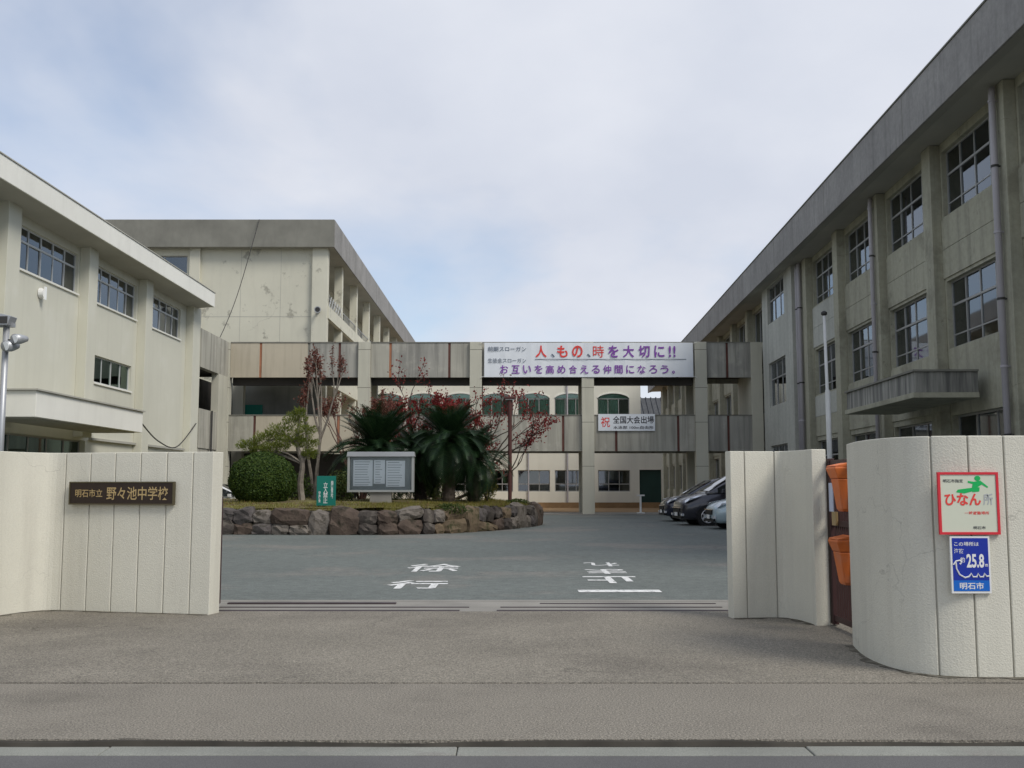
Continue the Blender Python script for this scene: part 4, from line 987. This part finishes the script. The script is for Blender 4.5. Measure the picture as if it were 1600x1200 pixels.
# ------------------------------------------------------------------ notice case, signs, posts
nb = empty('notice_case', (-4.38, 34.4, .9), 0, 'grey metal glass-fronted notice case with three white papers', 'notice board')
m = MB(); hw = 1.11; z0, z1 = .40, 1.74
m.box(-hw, hw, -.17, .12, z0, z0 + .07).box(-hw, -hw + .08, -.15, .12, z0 + .07, z1 - .16).box(hw - .08, hw, -.15, .12, z0 + .07, z1 - .16).build('case_frame', m_boardm, nb, bevel=.006)
MB().prism_y([(-hw - .03, z1 - .16), (hw + .03, z1 - .16), (hw + .0, z1), (-hw, z1)], -.19, .16).build('case_hood', m_metal, nb, bevel=.008)
box('back_panel', (-hw + .08, hw - .08, -.02, .02, z0 + .07, z1 - .16), m_boardb, nb)
for (a, b, c, d) in ((-.93, -.28, .60, 1.47), (-.24, .13, .68, 1.47), (.17, .80, .58, 1.45)):
    p = box('paper', (a, b, -.035, -.025, c, d), m_paper, nb)
    for k in range(int((d - c) / .085)): box('print_line', (a + .05, b - .05 - rnd.uniform(0, .15), -.038, -.0355, d - .07 - k * .085, d - .052 - k * .085), m_greyt, p)
box('glass_door', (-hw + .085, hw - .085, -.10, -.09, z0 + .075, z1 - .165), m_glass_c, nb)
box('pedestal', (-.36, .36, -.1, .12, -.2, z0 - .003), m_conc, nb, .01)
gs = empty('keep_out_sign', (-5.9, 32.7, .86), R(-4), 'teal green keep out sign with white vertical lettering on the island edge', 'sign')
box('board', (-.31, .31, -.012, .012, .02, .96), m_teal, gs, .004)
for x in (-.25, .25): box('stake', (x - .018, x + .018, .013, .04, -.25, .9), m_iron, gs)
text('立入禁止', m_white, gs, (-.02, -.0145, .43), 1, width=.145, height=.66, bold=.008, vertical=True)
text('関係者以外', m_white, gs, (.19, -.0145, .52), 1, width=.08, height=.56, bold=.012, vertical=True)
text('学校長', m_white, gs, (-.21, -.0145, .30), 1, width=.07, height=.36, bold=.012, vertical=True)
lp = empty('garden_lamp_post', (-.08, 40.0, .75), 0, 'slim brown lamp post standing at the edge of the planting island', 'lamp post')
MB().tube([(0, 0, -.1), (0, 0, 4.15)], .075, 10).build('post', m_post, lp); box('lamp_head', (-.24, .24, -.14, .14, 4.15, 4.25), m_post, lp, .02)
box('lamp_lens', (-.18, .18, -.1, .1, 4.125, 4.149), m_paper, lp)
fp = empty('flag_pole', (8.05, 26.0, 0), 0, 'white tapered pole with a dark ball finial in front of the olive building', 'pole')
MB().tube([(0, 0, 0), (0, 0, 3.9), (-.01, 0, 3.95), (-.03, 0, 5.85)], [.068, .065, .042, .035], 12).build('shaft', m_white, fp, smooth=True)
MB().tube([(-.03, 0, 5.84), (-.03, 0, 5.88), (-.03, 0, 5.93), (-.03, 0, 5.97)], [.03, .08, .08, .03], 10).build('finial', m_iron, fp, smooth=True)
box('cleat', (-.02, .02, -.14, -.08, 1.2, 1.32), m_iron, fp); MB().tube([(-.06, -.1, 1.25), (-.07, -.07, 5.8)], .006, 4).build('rope', m_white, fp)
ul = empty('security_light_pole', (-9.98, 20.0, 0), 0, 'pale steel pole with floodlights and a round camera at the left building', 'lamp post')
MB().tube([(0, 0, 0), (0, 0, 4.72)], .06, 12).build('post', m_metal, ul, smooth=True); box('cross_arm', (-.5, .16, -.04, .04, 4.60, 4.68), m_metal, ul)
f_ = MB().prism_y([(-.16, 4.62), (.10, 4.62), (.16, 4.80), (-.10, 4.86)], -.18, .1).build('floodlight', m_metal, ul, bevel=.01); box('lamp_glass', (-.12, .1, -.19, -.181, 4.65, 4.79), m_iron, f_)
box('bracket', (.05, .22, -.03, .03, 4.28, 4.36), m_iron, ul)
for (x, z, r) in ((.13, 4.22, .11), (.30, 4.36, .10)):
    h_ = MB().tube([(x - .03, -.2, z - .02), (x, -.02, z), (x + .03, .14, z + .03)], [r, r * .95, r * .6], 12).build('lamp_head', m_metal, ul, smooth=True)
    MB().tube([(x - .032, -.206, z - .022), (x - .03, -.201, z - .021)], r * .8, 12).build('lamp_glass', m_paper, h_)
# cables
def cable(pts, r, label): tag(MB().tube(catmull(pts, 8), r, 5).build('cable', m_iron, smooth=True), label, 'cable')
cable([(-15.1, 59.9, 17.4), (-16.0, 58.8, 12.6), (-16.6, 57.2, 9.6), (-17.0, 56.4, 8.6)], .022, 'thin cable running down from the tall block roof to the bridge')
cable([(-13.9, 38.4, 3.85), (-14.5, 42.0, 3.35), (-15.2, 46.5, 3.3), (-15.6, 50.5, 4.6)], .028, 'dark cable sagging between the entrance canopy and the bridge end')

# ------------------------------------------------------------------ cars
def car(name, loc, rz, pm, label, L=4.5, H=1.6, W=1.72, hood=.95, grp='cars parked beside the olive building'):
    t = empty(name, loc, rz, label, 'car', grp); t.scale = (1.1, 1.1, 1.1); k = L / 4.5; w = W / 2; zb = H * .59
    st = [(0.0, .36, .56, .62), (.05, .24, .66, .76), (.22, .20, .76, .88), (.55, .2, .86, .96), (hood, .2, .93, 1.0), (1.35, .2, .95, 1.0), (2.4, .2, .965, 1.0), (3.6, .2, .985, 1.0), (4.25, .22, 1.0, .97), (4.44, .28, .96, .9), (4.5, .36, .86, .82)]
    rings = []
    for x, z0, z1, f in st:
        z1 *= H / 1.6; b = w * f; mid = z0 + (z1 - z0) * .55
        half = [(b * .86, z0), (b * .98, z0 + .1), (b, mid), (b * .975, z1 - .06), (b * .86, z1 + .0), (b * .45, z1 + .035)]
        rings.append([(x * k, y, z) for y, z in half] + [(x * k, -y, z) for y, z in reversed(half)])
    MB().loft(rings).build('body', pm, t, smooth=True, bevel=0)
    cs = [(hood - .12, .80, .80, .925, .93), (hood + .5, .83, .70, .935, 1.235), (hood + 1.0, .835, .655, .94, 1.475), (hood + 1.35, .835, .64, .945, 1.555), (2.9, .835, .635, .95, 1.6), (3.7, .83, .625, .96, 1.575), (4.2, .80, .61, .97, 1.48), (4.42, .77, .66, .95, .99)]
    def cs_at(x):
        for i in range(len(cs) - 1):
            if cs[i][0] <= x <= cs[i+1][0]:
                q = (x - cs[i][0]) / (cs[i+1][0] - cs[i][0]); return [cs[i][j] * (1 - q) + cs[i+1][j] * q for j in range(5)]
        return list(cs[-1])
    s_ = W / 1.72; hz = H / 1.6
    rings = []
    for x, wb, wt, za, zc in cs:
        zm = za + (zc - za) * .9
        half = [(wb * s_, (za - .04) * hz), ((wb + (wt - wb) * .5) * s_ + .02, (za + zc) / 2 * hz), (wt * s_ + .02, zm * hz), (wt * .9 * s_, zc * hz), (wt * .4 * s_, (zc + .012) * hz)]
        rings.append([(x * k, y, z) for y, z in half] + [(x * k, -y, z) for y, z in reversed(half)])
    cab = MB().loft(rings).build('cabin', pm, t, smooth=True)
    def side(x, f, sg_):
        c = cs_at(x); y = (c[1] + (c[2] - c[1]) * f) * s_ + .02 * math.sin(math.pi * min(1, f * 1.1)) + .022
        return (x * k, sg_ * y, (c[3] + (c[4] - c[3]) * f) * hz)
    for sg_ in (-1, 1):
        for xa, xb in ((hood + .25, hood + .98), (hood + 1.06, 2.75), (2.83, 3.55), (3.63, 4.1)):
            n = 5; xs_ = [xa + (xb - xa) * i / n for i in range(n + 1)]; m = MB()
            for i in range(n):
                q = [side(xs_[i], .10, sg_), side(xs_[i+1], .10, sg_), side(xs_[i+1], .84, sg_), side(xs_[i], .84, sg_)]
                m.quad(*(q if sg_ < 0 else reversed(q)))
            m.build('side_window', m_carglass, cab)
    m = MB(); xs_ = [hood + .0 + i * .16 for i in range(7)]
    for i in range(6):
        a, b = cs_at(xs_[i]), cs_at(xs_[i+1])
        for j in range(6):
            f0, f1 = -0.9 + 1.8 * j / 6, -0.9 + 1.8 * (j + 1) / 6
            def P(c, x, f): return (x * k - .02, f * c[2] * s_ * .98, (c[4] + .014 - .012 * f * f) * hz + .012)
            m.quad(P(a, xs_[i], f1), P(a, xs_[i], f0), P(b, xs_[i+1], f0), P(b, xs_[i+1], f1))
    m.build('windshield', m_carglass, cab, smooth=True)
    for sg_ in (-1, 1):
        pts = [(.10, .70, .66), (.16, .80, .70), (.42, .845, .80), (.66, .842, .875), (.5, .80, .86), (.2, .70, .78), (.12, .62, .72)]
        m = MB(); c = Vector((.3 * k, sg_ * .76 * s_, .78 * hz))
        out = [Vector((x * k - .02, sg_ * (y * s_ + .012), z * hz)) for x, y, z in pts]
        m.v = [tuple(v) for v in out] + [tuple(c + Vector((-.06, sg_ * .08, .02)))]
        m.f = [((i, (i + 1) % 7, 7) if sg_ < 0 else ((i + 1) % 7, i, 7)) for i in range(7)]
        m.build('headlight', m_lamp, t, smooth=False)
        MB().box(-.03 * k, .06 * k, sg_ * .62 * s_ - .06, sg_ * .62 * s_ + .06, .34, .42).build('fog_lamp', m_lamp, t)
        mi = MB().loft([[((hood + .42) * k + dx, sg_ * (.88 * s_ + dy * q), 1.0 * hz + dz * q) for dx, dz in ((-.07, -.07), (.07, -.06), (.08, .07), (-.05, .08))] for dy, q in ((0, 1), (.16, .9))]).build('mirror', pm, t, bevel=.01)
    MB().box(-.035, .04, -.42 * s_, .42 * s_, .46, .60).build('grille', m_trim, t); MB().box(-.04, .0, -.5 * s_, .5 * s_, .605, .63).build('grille_bar', m_chrome, t)
    MB().box(-.05, -.035, -.165, .165, .33, .455).build('number_plate', m_white, t); MB().box(-.03, .06, -.6 * s_, .6 * s_, .24, .33).build('air_intake', m_trim, t)
    MB().box(L - .04, L + .02, -.7 * s_, -.5 * s_, .7, .95).box(L - .04, L + .02, .5 * s_, .7 * s_, .7, .95).build('tail_light', m_red, t)
    for x in (.82, 3.55):
        for sg_ in (-1, 1):
            y = sg_ * (w - .09); rr = .325
            MB().tube([(x * k, sg_ * (w - .2), rr + .015), (x * k, sg_ * (w + .006), rr + .015)], rr + .055, 24).build('wheel_arch', m_trim, t)
            wh = MB().tube([(x * k, y - .1, rr), (x * k, y - .085, rr), (x * k, y + .085, rr), (x * k, y + .105 , rr)], [rr - .03, rr, rr, rr - .03], 24).build('wheel', m_tyre, t, smooth=False)
            yo = y + sg_ * .106; rim = MB().tube([(x * k, yo - sg_ * .05, rr), (x * k, yo - sg_ * .012, rr)], rr * .70, 20); rim.build('rim_well', m_trim, wh)
            sp = MB()
            for q in range(7):
                a = q * 2 * math.pi / 7
                for off in (-.10, .10):
                    sp.tube([(x * k + .04 * math.cos(a), yo, rr + .04 * math.sin(a)), (x * k + rr * .66 * math.cos(a + off), yo, rr + rr * .66 * math.sin(a + off))], .016, 4)
            sp.tube([(x * k, yo - .012, rr), (x * k, yo + .012, rr)], .055, 10)
            for q in range(20):
                a, b = q * math.pi / 10, (q + 1) * math.pi / 10
                sp.tube([(x * k + rr * .68 * math.cos(a), yo, rr + rr * .68 * math.sin(a)), (x * k + rr * .68 * math.cos(b), yo, rr + rr * .68 * math.sin(b))], .014, 4)
            sp.build('rim', m_rim, wh)
    return t
car('parked_car', (6.45, 40.3, 0), R(6), p_black, 'black people carrier parked between the navy and the pale blue car', 4.65, 1.92, 1.76)
car('parked_car', (6.55, 45.0, 0), R(2), p_navy, 'dark navy car parked behind the black people carrier', 4.4, 1.74, 1.74)
car('parked_car', (7.0, 36.6, 0), R(3), p_ice, 'pale ice blue car mostly hidden behind the short gate wall', 4.0, 1.66, 1.68)
car('parked_car', (-11.5, 48.2, 0), R(180), p_white, 'white car parked behind the round bush and the left gate wall', 4.3, 1.58, 1.68, grp='cars parked behind the island')
